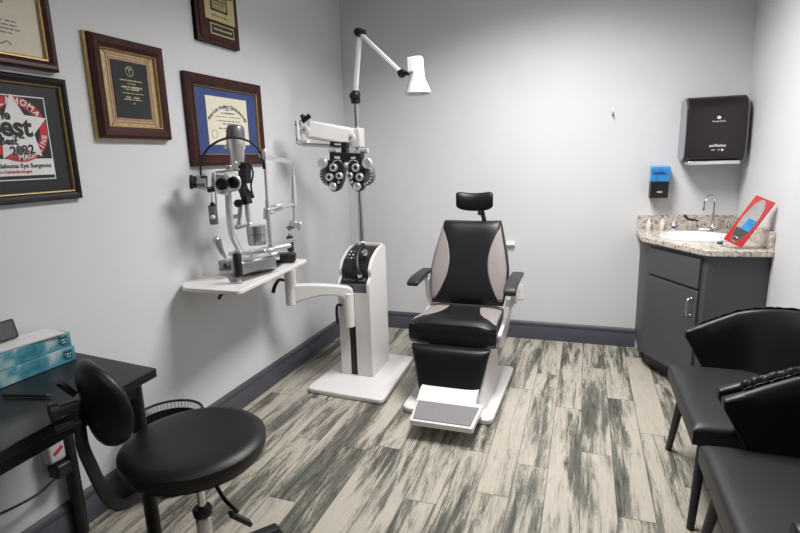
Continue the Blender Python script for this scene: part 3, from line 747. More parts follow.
# ================================================================== EXAM LAMP on the pole
def P3(px, py, y): return at(px, py, y)
j0 = V((PX, PY, 1.835)); elb = P3(359.5, 33, 3.25); hj = P3(402, 73.5, 3.14); 
t = thing('exam_lamp', 'white jointed lamp with cone shade clamped on the steel pole', 'lamp', (PX, PY, 1.80))
bm = NB(); lathe(bm, [(0, .028), (.02, .032), (.05, .030), (.07, .02)], (PX, PY, 1.795), (0, 0, 1)); ball(bm, j0+V((.005, -.01, .01)), .033); cyl(bm, j0+V((.0, -.045, .005)), j0+V((0, .03, .005)), .022)
obj('pole_joint', bm, M_black, t)
bm = NB(); bar(bm, j0+V((0, 0, .02)), elb-V((0, 0, .01)), .030, .030, (0, 1, 0)); obj('lower_arm', bm, M_whitep, t, bevel=.008, seg=3)
bm = NB(); ball(bm, elb, .030); cyl(bm, elb+V((0, -.04, 0)), elb+V((0, .035, 0)), .022); cyl(bm, elb+V((.04, -.01, .0)), elb, .016); obj('elbow_joint', bm, M_black, t)
bm = NB(); bar(bm, elb, hj, .026, .026, (0, 1, 0)); obj('upper_arm', bm, M_whitep, t, bevel=.007, seg=3)
bm = NB(); ball(bm, hj, .026); cyl(bm, hj, hj+V((.06, -.02, -.005)), .013); cyl(bm, hj+V((0, -.035, 0)), hj+V((0, .03, 0)), .018); obj('head_joint', bm, M_black, t)
hd = P3(416.5, 76, 3.10)
ztop, zbot = P3(416.5, 57, 3.10).z, P3(416.5, 95, 3.10).z
hh = ztop-zbot
bm = NB(); lathe(bm, [(0, .034), (.008, .041), (hh*.50, .044), (hh*.64, .052), (hh*.82, .068), (hh*.95, .077), (hh*.98, .073), (hh*.90, .058), (hh*.62, .040)], (hd.x, hd.y, ztop), (.03, 0, -1), 36, cap=True)
obj('lamp_shade', bm, M_whitep, t)
bm = NB(); box(bm, hd.x-.042, hd.x+.0, hd.y-.05, hd.y-.02, ztop-hh*.42, ztop-.005); obj('switch_housing', bm, M_whitep, t, bevel=.006)
bm = NB(); ball(bm, (hd.x+.005, hd.y, zbot+.035), (.03, .03, .035)); obj('bulb', bm, M_glow, t)
bm = NB(); box(bm, hd.x+.01, hd.x+.022, hd.y-.012, hd.y, ztop-.003, ztop+.007); obj('switch', bm, M_black, t)

# ================================================================== PHOROPTER ARM + PHOROPTER
t = thing('phoropter', 'black and white phoropter head hanging from its white balanced arm on the pole', 'phoropter', at(346, 190, 2.96))
pc_ = P3(356.5, 138, 3.25)
obj('pole_clamp', B(PX-.03, PX+.038, PY-.045, PY+.04, pc_.z-.062, pc_.z+.062), M_white, t, bevel=.008)
obj('rotary_collar', cyl(NB(), (PX, PY, pc_.z-.115), (PX, PY, pc_.z-.073), .036), M_silver2, t)
e0, e1 = P3(353, 137, 3.20), P3(307, 129, 3.06)
bm = NB(); bar(bm, e1, e0, .05, .112, (0, 0, 1)); arm_ = obj('arm_cover', bm, M_white, t, bevel=.018, seg=4)
for p, r in ((e0, .028), (e1, .028)):
    pv = obj('pivot_disc', lathe(NB(), [(0, r), (.012, r), (.016, r*.8)], p+V((0, -.02, -.005)), (.1, -1, 0), 24), M_white, t)
    obj('pivot_screw', lathe(NB(), [(0, .010), (.006, .009)], p+V((0, -.036, -.005)), (.1, -1, 0), 12), M_mgray, pv)
e2 = P3(298.5, 132, 3.03)
bm = NB(); bar(bm, e2+V((0, 0, .072)), e2+V((0, 0, -.075)), .05, .022, (1, 0, 0)); bar(bm, e2+V((0, 0, -.062)), P3(309, 143, 3.03), .045, .04); obj('end_plate', bm, M_white, t, bevel=.004)
for z in (.045, -.045): obj('end_screw', lathe(NB(), [(0, .007), (.003, .006)], e2+V((0, -.026, z)), (0, -1, 0), 10), M_mgray, t)
bm = NB(); q = P3(305, 119, 3.03); cyl(bm, q+V((-.02, 0, -.015)), q+V((.03, .01, .02)), .015); ball(bm, q+V((-.015, 0, .015)), .016); obj('tension_knob', bm, M_black, t)
r0_, r1_ = P3(303, 144.5, 3.01), P3(341, 146.5, 3.01)
bm = NB(); cyl(bm, r0_, r1_, .0125); obj('lower_rod', bm, M_steel, t, label='steel rod')
# phoropter itself
YP = 2.96
def Q(px, py, dy=0): return at(px, py, YP) + V((0, dy, 0))
SP = 3.15/FPX*1.06   # metres per pixel there
bm = NB(); bar(bm, P3(331, 144, 3.0), P3(349, 145, 3.0), .04, .030); bar(bm, P3(345, 142, 3.0), P3(345.5, 160, 3.0), .038, .045, (0, 1, 0)); obj('hanger_bracket', bm, M_black, t, bevel=.004)
bm = NB(); bar(bm, P3(335, 144.2, 2.985), P3(344, 144.6, 2.985), .012, .010); obj('bracket_label', bm, M_wink, t)
bm = NB(); bar(bm, Q(330, 156.5, .015), Q(362, 158, .015), .05, .055); obj('top_housing', bm, M_black, t, bevel=.006)
bm = NB(); bar(bm, Q(335.5, 157.3, -.013), Q(340.5, 157.6, -.013), .006, .014); bar(bm, Q(352, 158, -.013), Q(356, 157.6, -.013), .006, .010); obj('scale_windows', bm, M_wink, t)
for px in (331, 362): obj('levelling_roller', lathe(NB(), [(0, .016), (.05, .016)], Q(px-3, 151, .02), (1, 0, .03), 16), M_silver2, t)
bm = NB(); lathe(bm, [(0, .013), (.02, .013), (.024, .009)], Q(346.8, 165, 0), (0, -1, 0)); lathe(bm, [(0, .007), (.05, .007)], Q(346.8, 170, 0), (0, 0, 1), 12); obj('centre_knob', bm, M_silver2, t)
def teardrop(cx, sgn):
    pts = [(-7.5, -13), (2, -14.5), (7.5, -10), (8.5, -2), (7, 8), (3.5, 16), (-1, 19), (-5.5, 17), (-8, 10), (-9.5, 0), (-9.5, -8)]
    return [(cx + sgn*a, 173+b_) for a, b_ in pts]
for sgn, cx in ((1, 336.5), (-1, 357.5)):
    pts = [Q(*p) for p in teardrop(cx, sgn)]
    pts2 = rounded([(p.x, p.z) for p in pts], .012, 4)
    h = obj('lens_battery', prism(NB(), pts2, YP-.022, YP+.03, axis='y'), M_black, t, bevel=.006, seg=3, label='black teardrop lens housing')
    # big rear lens drum sticking out on the outer side
    c = Q(cx-sgn*6.5, 175, .012)
    bm = NB(); lathe(bm, [(-.02, .062), (-.012, .066), (.022, .066), (.03, .060)], c, (0, -1, 0), 36); obj('sphere_wheel', bm, M_gray, h, label='grey ribbed sphere wheel')
    bm = NB()
    for k in range(18):
        a = 2*pi*k/18; bar(bm, c+V((cos(a)*.061, -.031, sin(a)*.061)), c+V((cos(a)*.048, -.031, sin(a)*.048)), .006, .003, (0, 1, 0))
    obj('wheel_marks', bm, M_wink, h)
    def dial(dx, dy, r, m, name, hole=0, th=.02, off=-.022):
        c = Q(cx+sgn*dx, 173+dy, off); bm = NB()
        if hole:
            lathe(bm, [(0, r), (th, r), (th+.003, r*.85), (th+.003, r*hole), (th*.5, r*hole)], c, (0, -1, 0), 24)
        else: lathe(bm, [(0, r), (th*.8, r), (th, r*.86), (th*1.02, r*.5), (th*.9, r*.45)], c, (0, -1, 0), 24)
        o_ = obj(name, bm, m, h)
        if hole: obj('lens', lathe(NB(), [(0, r*hole*.98), (.002, r*hole*.6)], c+V((0, -th*.72, 0)), (0, -1, 0), 20), M_lens, o_)
        return o_
    dial(-11.5, -10, .031, M_silver2, 'axis_knob')
    dial(-.6, -5.5, .024, M_silver2, 'lens_ring', .55)
    dial(-4.5, 3.8, .024, M_silver2, 'lens_ring', .5)
    dial(5.2, 2.6, .021, M_silver2, 'lens_ring', .5)
    dial(-1.4, 13.2, .025, M_silver2, 'cylinder_knob')
    dial(4.0, 9, .009, M_silver2, 'small_knob', th=.008)
    bm = NB()
    for k in range(7):
        a = pi*.15+k*.28; lathe(bm, [(0, .003), (.002, .003)], Q(cx+sgn*(3-9*cos(a)*.6), 165-5*sin(a), -.022), (0, -1, 0), 8)
    obj('scale_dots', bm, M_wink, h)

# ================================================================== SLIT LAMP TABLE + SLIT LAMP
t = thing('instrument_table', 'white laminate slit lamp table top carried by the swing arm', 'table', (-1.7, 2.37, .84))
tab = rounded([(-1.893, 2.062), (-1.82, 1.985), (-1.497, 1.985), (-1.565, 2.762), (-1.893, 2.775)], [.035, .03, .04, .03, .03], 6)
obj('tabletop', prism(NB(), tab, .842, .862), M_white, t, bevel=.004, seg=3)
bm = NB(); q = V((-1.62, 2.09, .838)); tube(bm, [q, q+V((-.0, 0, -.01)), q+V((-.03, -.03, -.015)), q+V((-.045, -.045, -.04))], .008); obj('release_lever', bm, M_black, t, label='black lever under the near edge')
TZ = .863
YS = 2.36
t = thing('slit_lamp', 'silver slit lamp microscope with chin rest frame on the white table', 'slit lamp', (-1.68, YS, TZ))
def S(px, py, y=YS): return at(px, py, y)
def vz(p, z): return V((p.x, p.y, z))
# base plate and rails
def onT(px, py): 
    q = atz(px, py, TZ); return (q.x, q.y)
bp = [onT(*p) for p in ((228, 277), (231, 282), (245, 281), (270, 273), (290, 259), (281, 257), (246, 265))]
obj('base_plate', prism(NB(), bp, TZ, TZ+.006), M_dsilver, t, bevel=.002)
xr0, xr1 = -1.80, -1.64
for (pa_, pb_, m_, nm) in ((onT(208, 270), onT(234, 268), M_silver, 'rail_cover'), (onT(270, 263), onT(296, 262), M_black, 'rail_cover')):
    bm = NB(); a, b_ = V((*pa_, TZ+.03)), V((*pb_, TZ+.03)); bar(bm, a, b_, .075, .052); obj(nm, bm, m_, t, bevel=.010, seg=3, label=('grey' if m_ is M_silver else 'black')+' rail cover')
bx = onT(252, 273)
bm = NB(); a, b_ = V((*onT(236, 277), TZ+.045)), V((*onT(273, 269), TZ+.045)); bar(bm, a, b_, .085, .078); obj('cross_slide', bm, M_silver, t, bevel=.014, seg=3)
a, b_ = V((*onT(238, 270), TZ+.062)), V((*onT(277, 265), TZ+.062)); bm = NB(); cyl(bm, a+V((-.02, -.02, 0)), b_, .014); cyl(bm, a+V((.06, .05, 0)), a+V((.10, .085, 0)), .032); cyl(bm, a+V((.14, .12, 0)), a+V((.17, .15, 0)), .030); obj('axle_and_wheels', bm, M_silver2, t)
# joystick
q = S(226, 258, 2.20); bm = NB(); tube(bm, [q, S(222, 252, 2.19), S(217, 240, 2.18)], lambda k: .010+.012*k**2); ball(bm, S(216.8, 240.5, 2.18), (.019, .019, .022)); obj('joystick', bm, M_silver, t)
bm = NB(); lathe(bm, [(0, .020), (.012, .018), (.02, .011)], vz(q, TZ+.060), (0, 0, 1)); obj('joystick_boot', bm, M_black, t)
# microscope arm
bm = NB(); bar(bm, S(231, 253.5, 2.27), S(268, 250.5, 2.30), .065, .022); lathe(bm, [(0, .042), (.024, .042)], S(268, 252, 2.32), (0, 0, 1)); bar(bm, S(266, 250, 2.31), S(290, 245, 2.42), .05, .022); obj('lower_arm', bm, M_silver2, t, bevel=.007, seg=3)
bm = NB(); tube(bm, [S(240, 251, 2.27), S(236, 243.5, 2.26), S(232, 234, 2.25), S(230, 222, 2.24), S(229, 210, 2.23), S(228, 192, 2.22)], .021, seg=14, flat=(1.15, .8)); obj('microscope_arm', bm, M_silver2, t)
# drum and illumination column
d0, d1 = S(257.5, 244.5, 2.36), S(257.5, 225.5, 2.36)
bm = NB(); lathe(bm, [(0, .046), (.010, .050), ((d1-d0).length*.55, .050), ((d1-d0).length*.56, .047), ((d1-d0).length*.60, .052), ((d1-d0).length, .050)], d0, (0, 0, 1), 32); obj('scale_drum', bm, M_silver, t)
bm = NB(); tube(bm, [S(254, 228, 2.38), S(249.5, 222, 2.38), S(247.5, 212, 2.37), S(246.5, 196, 2.36)], .014); obj('illumination_bracket', bm, M_silver2, t)
bm = NB()
for px, py, r in ((240, 203, .015), (238, 216, .011)): cyl(bm, S(px, py, 2.33), S(px, py, 2.33)+V((.0, -.03, 0)), r)
cyl(bm, S(241, 200, 2.36), S(238.5, 228, 2.36), .011)
obj('tilt_rod', bm, M_silver, t)
bm = NB(); bar(bm, S(238, 228, 2.36), S(251, 224, 2.37), .03, .014); ball(bm, S(237.5, 227, 2.35), .015); obj('tilt_foot', bm, M_silver, t, bevel=.003)
bm = NB(); cyl(bm, S(239.5, 203, 2.30), S(239.5, 203, 2.30)+V((.01, -.03, 0)), .020); obj('tilt_knob', bm, M_black, t)
bm = NB(); bar(bm, S(245, 162, 2.34), S(244.5, 183, 2.34), .045, .05, (0, 1, 0)); bar(bm, S(241, 182, 2.34), S(248, 204, 2.34), .032, .045, (0, 1, 0)); cyl(bm, S(247, 190, 2.33), S(253, 197, 2.31), .010); tube(bm, [S(248, 160, 2.33), S(253, 172, 2.32), S(251, 186, 2.32), S(253, 196, 2.33)], .005); obj('illumination_tower', bm, M_black, t, bevel=.004)
q = S(238, 166, 2.33); ztp = S(236.5, 124.5, 2.33).z
bm = NB(); H0 = S(237.5, 165, 2.33); H1 = S(235.5, 138, 2.33); H2 = S(235.5, 124.5, 2.33); L1 = (H1-H0).length; L2 = (H2-H1).length
lathe(bm, [(0, .030), (L1*.1, .034), (L1*.55, .040), (L1*.62, .046), (L1*.98, .047)], H0, H1-H0, 28); hous = obj('lamp_housing', bm, M_silver2, t)
bm = NB(); lathe(bm, [(0, .0475), (L2*.72, .043), (L2*.9, .036), (L2, .02)], H1, H2-H1, 28); obj('lamp_cap', bm, M_dsilver, t, label='dark grey lamp cap')
bm = NB(); bar(bm, S(224, 147, 2.32), S(236, 146, 2.33), .03, .022); obj('filter_lever', bm, M_silver2, t, bevel=.008)
bm = NB(); bar(bm, S(215, 172.5, 2.25), S(240, 169.5, 2.30), .022, .012); cyl(bm, S(229, 172, 2.26), S(229, 165, 2.26), .016); bar(bm, S(232, 167, 2.28), S(237, 163, 2.30), .03, .03); obj('tonometer_mount', bm, M_silver, t, bevel=.003)
# microscope body
bm = NB(); bar(bm, S(212, 181, 2.17), S(228, 182, 2.21), .085, .085); cyl(bm, S(224, 183, 2.17), S(236, 182, 2.24), .048, .045, 28); cyl(bm, S(224, 194, 2.20), S(224, 187, 2.20), .035); mb = obj('microscope_body', bm, M_silver2, t, bevel=.008, seg=3)
for px, py in ((222.5, 184), (234, 182.5)):
    y_ = 2.13 if px < 230 else 2.17
    bm = NB(); c = S(px, py, y_); lathe(bm, [(0, .030), (.018, .028), (.020, .022), (.012, .018)], c, (.25, -1, .0), 28); obj('magnification_dial', bm, M_black, mb)
for py, dy in ((181, 0), (184, -.05)):
    a, b_ = S(206, py, 2.16+dy), S(190, py-.5, 2.12+dy)
    bm = NB(); cyl(bm, b_+(a-b_)*.45, a, .026, .028); eb = obj('eyepiece_tube', bm, M_silver, t)
    bm = NB(); lathe(bm, [(0, .027), (.012, .027), (.016, .022), ((b_-a).length*.6, .020)], b_, a-b_, 24); obj('eyecup', bm, M_black, eb)
bm = NB(); cyl(bm, S(204, 176, 2.13), S(204, 188, 2.13), .016); cyl(bm, S(208, 190, 2.13), S(214, 189, 2.14), .014); obj('pd_knob', bm, M_black, t)
# hanging breath block
bm = NB(); cyl(bm, S(214, 172, 2.14), S(216.5, 205, 2.14), .005); cyl(bm, S(211.5, 193, 2.13), S(212, 206, 2.13), .004); obj('rod', bm, M_silver2, t)
bm = NB(); bar(bm, S(212.3, 205, 2.13), S(214.3, 224.5, 2.13), .034, .030, (0, 1, 0)); tw = obj('weight_block', bm, M_dsilver, t, bevel=.005)
bm = NB(); c = S(213.5, 217, 2.10); cyl(bm, c, c+V((0, -.012, 0)), .010); obj('block_dial', bm, M_wink, tw)
bm = NB(); c = S(212.5, 204.5, 2.12); ball(bm, c, .012); obj('block_knob', bm, M_black, tw)
# chin rest frame
x1n, x1f = 2.33, 2.62
pn0, pn1 = S(270.5, 243, x1n), S(264.5, 152, x1n); pf0, pf1 = S(292.5, 232, x1f), S(293, 172, x1f)
bm = NB(); cyl(bm, pn0, S(267.5, 200, x1n), .0135); cyl(bm, S(267.5, 200, x1n), pn1, .0095); fr = obj('near_post', bm, M_silver2, t)
bm = NB(); lathe(bm, [(0, .014), (.03, .016), (.045, .010)], pn1-V((0, 0, .03)), (0, 0, 1)); ball(bm, S(261, 155.5, x1n), .012); obj('post_clamp', bm, M_silver2, fr)
bm = NB(); cyl(bm, S(294.5, 226, x1f), S(294, 205, x1f), .012); cyl(bm, S(294, 205, x1f), S(293, 176, x1f), .018, .014); cyl(bm, S(293, 176, x1f), pf1, .009); fr = obj('far_post', bm, M_silver2, t)
bm = NB(); bar(bm, S(290, 222, x1f), S(299.5, 226, x1f), .03, .03); cyl(bm, S(299.5, 222, x1f), S(299.5, 230, x1f), .016); obj('post_clamp', bm, M_silver2, fr, bevel=.004)
bm = NB(); tube(bm, [S(270, 213, x1n), S(278, 209.5, 2.42), S(287, 206, 2.52), S(293, 205, x1f)], .013, flat=(1, .7)); bar(bm, S(273, 206, 2.36), S(286, 203, 2.46), .05, .008); cyl(bm, S(267, 219, x1n), S(267.5, 208, x1n), .020); obj('chin_rest', bm, M_silver2, t, bevel=.002)
M_strap = mat('clear_vinyl_strap', (.75, .75, .76), .25, trans=.75)
bm = NB(); bar(bm, S(264.5, 157, x1n), S(293, 162, x1f), .003, .024); cyl(bm, S(293, 161, x1f), S(293, 173, x1f), .006); obj('forehead_rest', bm, M_strap, t, label='clear forehead band')
bm = NB(); bar(bm, S(287.5, 229, 2.64), S(295, 225, 2.66), .035, .03); bar(bm, S(270, 246, 2.33), S(293, 240, 2.60), .03, .02); obj('frame_foot', bm, M_silver, t, bevel=.004)
# patient hand grips
g0 = V((*onT(239.5, 283), TZ)); g1 = V((*onT(291, 254.5), TZ))
for g, h0, h1 in ((g0, .030, .150), (g1, .02, .120)):
    bm = NB(); lathe(bm, [(h0, .016), (h0+.006, .021), (h1-.01, .021), (h1, .017)], g, (0, 0, 1), 24); hg = obj('hand_grip', bm, M_black, t, label='black ribbed hand grip')
    bm = NB(); lathe(bm, [(0, .020), (.008, .020), (.012, .010), (h0, .010)], g, (0, 0, 1)); lathe(bm, [(h1, .012), (h1+.012, .014), (h1+.016, .006)], g, (0, 0, 1)); obj('grip_mount', bm, M_silver, hg)
# cable
bm = NB(); tube(bm, [S(203.5, 186, 2.16), S(200.5, 170, 2.15), S(204, 154, 2.16), S(214, 143.5, 2.18), S(228, 138, 2.22), S(240, 138.5, 2.26), S(252, 143, 2.30), S(260, 152, 2.32), S(264, 166, 2.33)], .0055, seg=10); obj('cable', bm, M_black, t, label='black arched cable')
bm = NB(); cyl(bm, S(264.2, 160, x1n), S(265, 169, x1n), .012); obj('cable_boot', bm, M_black, t)

# ================================================================== EXAMINATION CHAIR
CXm = -.690
t = thing('exam_chair', 'black and taupe reclining examination chair with footplate in the room centre', 'exam chair', (CXm, 3.0, 0))
bp = rounded([(-.955, 2.650), (-.425, 2.630), (-.405, 3.42), (-.965, 3.42)], [.06, .05, .04, .05], 6)
obj('base_plate', prism(NB(), bp, .001, .034), M_white, t, bevel=.008, seg=3)
# pedestal: lofted rounded boxes
def loft(bm, secs, n=6):
    R = []
    for x0, x1, y0, y1, z, r in secs: R.append([bm.verts.new((*p, z)) for p in rect(x0, x1, y0, y1, r, n)])
    for A, C in zip(R, R[1:]):
        for i in range(len(A)): bm.faces.new((A[i], A[(i+1) % len(A)], C[(i+1) % len(A)], C[i]))
    bm.faces.new(R[0][::-1]); bm.faces.new(R[-1]); return bm
obj('pedestal', loft(NB(), [(-.90, -.475, 2.74, 3.28, .034, .05), (-.895, -.48, 2.77, 3.27, .10, .05), (-.885, -.488, 2.81, 3.25, .22, .05), (-.875, -.49, 2.88, 3.25, .33, .05), (-.90, -.47, 2.91, 3.28, .40, .05)]), M_white, t)
# seat frame with side wings
bm = NB()
for sx in (-1, 1):
    x = CXm - .012 + (.262 if sx > 0 else -.235)
    pr = rounded([(2.88, .44), (2.91, .345), (3.00, .32), (3.28, .40), (3.40, .47), (3.36, .49), (3.25, .47)], .03, 4)
    prism(bm, pr, min(x, x+sx*.022), max(x, x+sx*.022), axis='x')
box(bm, CXm-.24, CXm+.24, 2.92, 3.34, .385, .402)
obj('seat_frame', bm, M_white, t, bevel=.005)
# seat cushion
def seat_pt(u, v, lift=0):
    """u across -1..1, v 0 front lower edge .. 1 back"""
    hw = .262 if v < .4 else .262 - .022*(v-.4)/.6
    # profile path: front face up, roll, top back
    path = [(2.875, .350), (2.845, .378), (2.838, .44), (2.852, .487), (2.89, .507), (2.97, .508), (3.08, .497), (3.20, .492), (3.31, .497)]
    s = v*(len(path)-1); i = min(int(s), len(path)-2); f = s-i
    y = path[i][0]*(1-f)+path[i+1][0]*f; z = path[i][1]*(1-f)+path[i+1][1]*f
    e = abs(u)**5
    z -= e*.030 if i >= 3 else 0
    y += e*.022 if i < 5 else 0
    z += (-.010*(1-u*u) if i >= 5 else 0)
    if lift: z += lift; y -= lift*.3
    return V((CXm - .015 + u*hw, y, z))
bm = NB(); G = grid(bm, lambda a, b_: seat_pt(a*2-1, b_), 28, 24)
# close underneath
def close_pad(bm, G, off):
    nu, nv = len(G), len(G[0]); U = [[bm.verts.new(off(G[i][j].co.copy())) for j in range(nv)] for i in range(nu)]
    for i in range(nu-1):
        for j in range(nv-1): bm.faces.new((U[i][j], U[i][j+1], U[i+1][j+1], U[i+1][j]))
    ring = [(i, 0) for i in range(nu)] + [(nu-1, j) for j in range(1, nv)] + [(i, nv-1) for i in range(nu-2, -1, -1)] + [(0, j) for j in range(nv-2, 0, -1)]
    for a, b_ in zip(ring, ring[1:]+ring[:1]): bm.faces.new((G[a[0]][a[1]], G[b_[0]][b_[1]], U[b_[0]][b_[1]], U[a[0]][a[1]]))
close_pad(bm, G, lambda c: V((CXm+(c.x-CXm)*.985, max(c.y, 2.88), .365 if c.z > .365 else c.z-.002)))
obj('seat_cushion', bm, M_vinyl, t)
for sx in (-1, 1):
    bm = NB()
    def ins(a, b_, sx=sx):
        v = .50 + .47*b_; w_ = (.10 + .50*sin(pi*min(1, (1-b_)*.62+.02)))*1.0
        w_ = .04 + .52*sin(pi*(b_*.55+.0))
        u = .985 - w_*(1-a)
        return seat_pt(sx*u, v, .0022)
    G = grid(bm, ins, 12, 14)
    obj('seat_insert', bm, M_vgray, t, solid=.003, label='taupe corner insert')
# backrest
def back_hw(h):
    pts = [(0, .232), (.08, .240), (.25, .256), (.42, .256), (.60, .240), (.80, .214), (.93, .198), (1, .186)]
    for (a, x), (b_, y) in zip(pts, pts[1:]):
        if h <= b_: return x+(y-x)*(h-a)/(b_-a)
    return pts[-1][1]
def back_pt(u, h, lift=0):
    h = min(max(h, 0), 1)
    y = 3.255 + .18*h; z = .500 + .520*h
    n = V((0, -.9, .3)).normalized()
    th = .048*(1-abs(u)**4)**.5*(1-abs(2*h-1)**8)**.5 + .012 - .012*(1-u*u)*0
    hollow = -.016*(1-u*u)
    return V((CXm-.005 + u*back_hw(h), y, z)) + n*(th+hollow+lift)
bm = NB(); G = grid(bm, lambda a, b_: back_pt(sin((a-.5)*pi), .5-.5*cos(b_*pi)), 30, 30)
close_pad(bm, G, lambda c: V((c.x, 3.255+.18*(c.z-.5)/.535+.035, c.z)))
obj('backrest', bm, M_vinyl, t)
for sx in (-1, 1):
    bm = NB()
    def ins(a, b_, sx=sx):
        h = .045 + .90*b_
        inner = .50 + .45*abs(2*b_-.92)**2.0
        inner = min(inner, .965)
        u = inner + (.968-inner)*a
        return back_pt(sx*u, h, .0022)
    grid(bm, ins, 10, 24)
    obj('side_insert', bm, M_vgray, t, solid=.003, label='taupe side panel of the backrest')
bm = NB(); G = grid(bm, lambda a, b_: V((CXm-.005+(a*2-1)*(back_hw(b_)-.014), 3.255+.18*b_+.037+.012*(1-(2*a-1)**4), .505+.505*b_)), 12, 10)
close_pad(bm, G, lambda c: c+V((0, -.01, 0))) ; obj('back_shell', bm, M_white, t)
# headrest
hc = at(475, 201.5, 3.45); 
def head_pt(a, b_):
    u = a*2-1; hwz = .060
    th = 2*pi*b_
    prof_y = .030*cos(th)*(1-abs(u)**6*.6); prof_z = hwz*sin(th)*(1-abs(u)**8*.25)
    return hc + V((u*.122, prof_y - .022*u*u, prof_z + .018*u*u - .004))
bm = NB(); G = [[bm.verts.new(head_pt(i/20, j/20)) for j in range(20)] for i in range(21)]
for i in range(20):
    for j in range(20): bm.faces.new((G[i][j], G[i+1][j], G[i+1][(j+1) % 20], G[i][(j+1) % 20]))
bm.faces.new(G[0]); bm.faces.new(G[-1][::-1])
hr = obj('headrest', bm, M_vinyl, t, bevel=.006)
bm = NB(); q0, q1 = at(482, 211, 3.47), at(484.5, 221, 3.45); bar(bm, q0, q1, .028, .022, (0, 1, 0)); bar(bm, q1, q1+V((0, .0, -.05)), .03, .015, (0, 1, 0)); obj('headrest_post', bm, M_blackm, hr, bevel=.005)
bm = NB(); cyl(bm, q0+V((-.012, -.016, -.012)), q0+V((-.012, .02, -.012)), .016); obj('headrest_knob', bm, M_dsilver, hr)
# armrests
for sx, pts in ((-1, [(3.38, .705), (3.22, .708), (3.10, .705), (3.04, .692), (3.025, .682)]), (1, [(3.40, .70), (3.20, .705), (3.06, .698), (3.00, .684), (2.985, .664)])):
    xa, xb = (-1.030, -.955) if sx < 0 else (-.425, -.350)
    bm = NB()
    topp = pts; botp = [(y+.004, z-.026) for y, z in pts[::-1]]
    prism(bm, topp+botp, xa, xb, axis='x')
    ar = obj('armrest', bm, M_vinyl2, t, bevel=.010, seg=3)
    bm = NB(); xi = xb-.02 if sx < 0 else xa+.02
    bar(bm, (xi, 3.30, .655), (xi+sx*-.0, 3.34, .50), .035, .03, (0, 1, 0)); box(bm, min(xi, xi-sx*.05), max(xi, xi-sx*.05), 3.32, 3.36, .48, .53); box(bm, xa+.02, xb-.02, 3.06, 3.34, .650, .662)
    obj('arm_support', bm, M_white, ar, bevel=.005, label='white arm support')
# leg rest
bm = NB()
def leg_pt(a, b_):
    u = a*2-1; h = b_; hw = .234-.060*h
    e = (1-abs(u)**6)**.5*(1-abs(2*h-1)**10)**.5
    return V((CXm-.012 + u*hw, 2.815-.055*h - .038*e, .362-.268*h))
G = grid(bm, lambda a, b_: leg_pt(.5+.5*sin((a-.5)*pi), .5-.5*cos(b_*pi)), 24, 20)
close_pad(bm, G, lambda c: V((c.x, 2.84, c.z))); obj('leg_rest', bm, M_vinyl, t)
bm = NB(); prism(bm, [(CXm-.225, .350), (CXm+.205, .350), (CXm+.168, .08), (CXm-.18, .08)], 2.8405, 2.865, axis='y'); obj('leg_rest_frame', bm, M_white, t, bevel=.004)
# footplate
f0, f1 = (-.815, 2.385), (-.482, 2.385)
bm = NB(); prism(bm, rounded([f0, f1, (-.478, 2.66), (-.852, 2.66)], [.015, .015, .005, .005]), .080, .108)
prism(bm, [(2.615, .085), (2.615, .108), (2.645, .112), (2.70, .145), (2.76, .150), (2.76, .085)], -.852, -.520, axis='x')
fp = obj('footplate', bm, M_white, t, bevel=.005, seg=3)
bm = NB(); prism(bm, [(-.802, 2.402), (-.498, 2.402), (-.492, 2.608), (-.836, 2.608)], .1085, .113); obj('foot_tread', bm, M_tread, fp, bevel=.002, label='grey rubber tread')

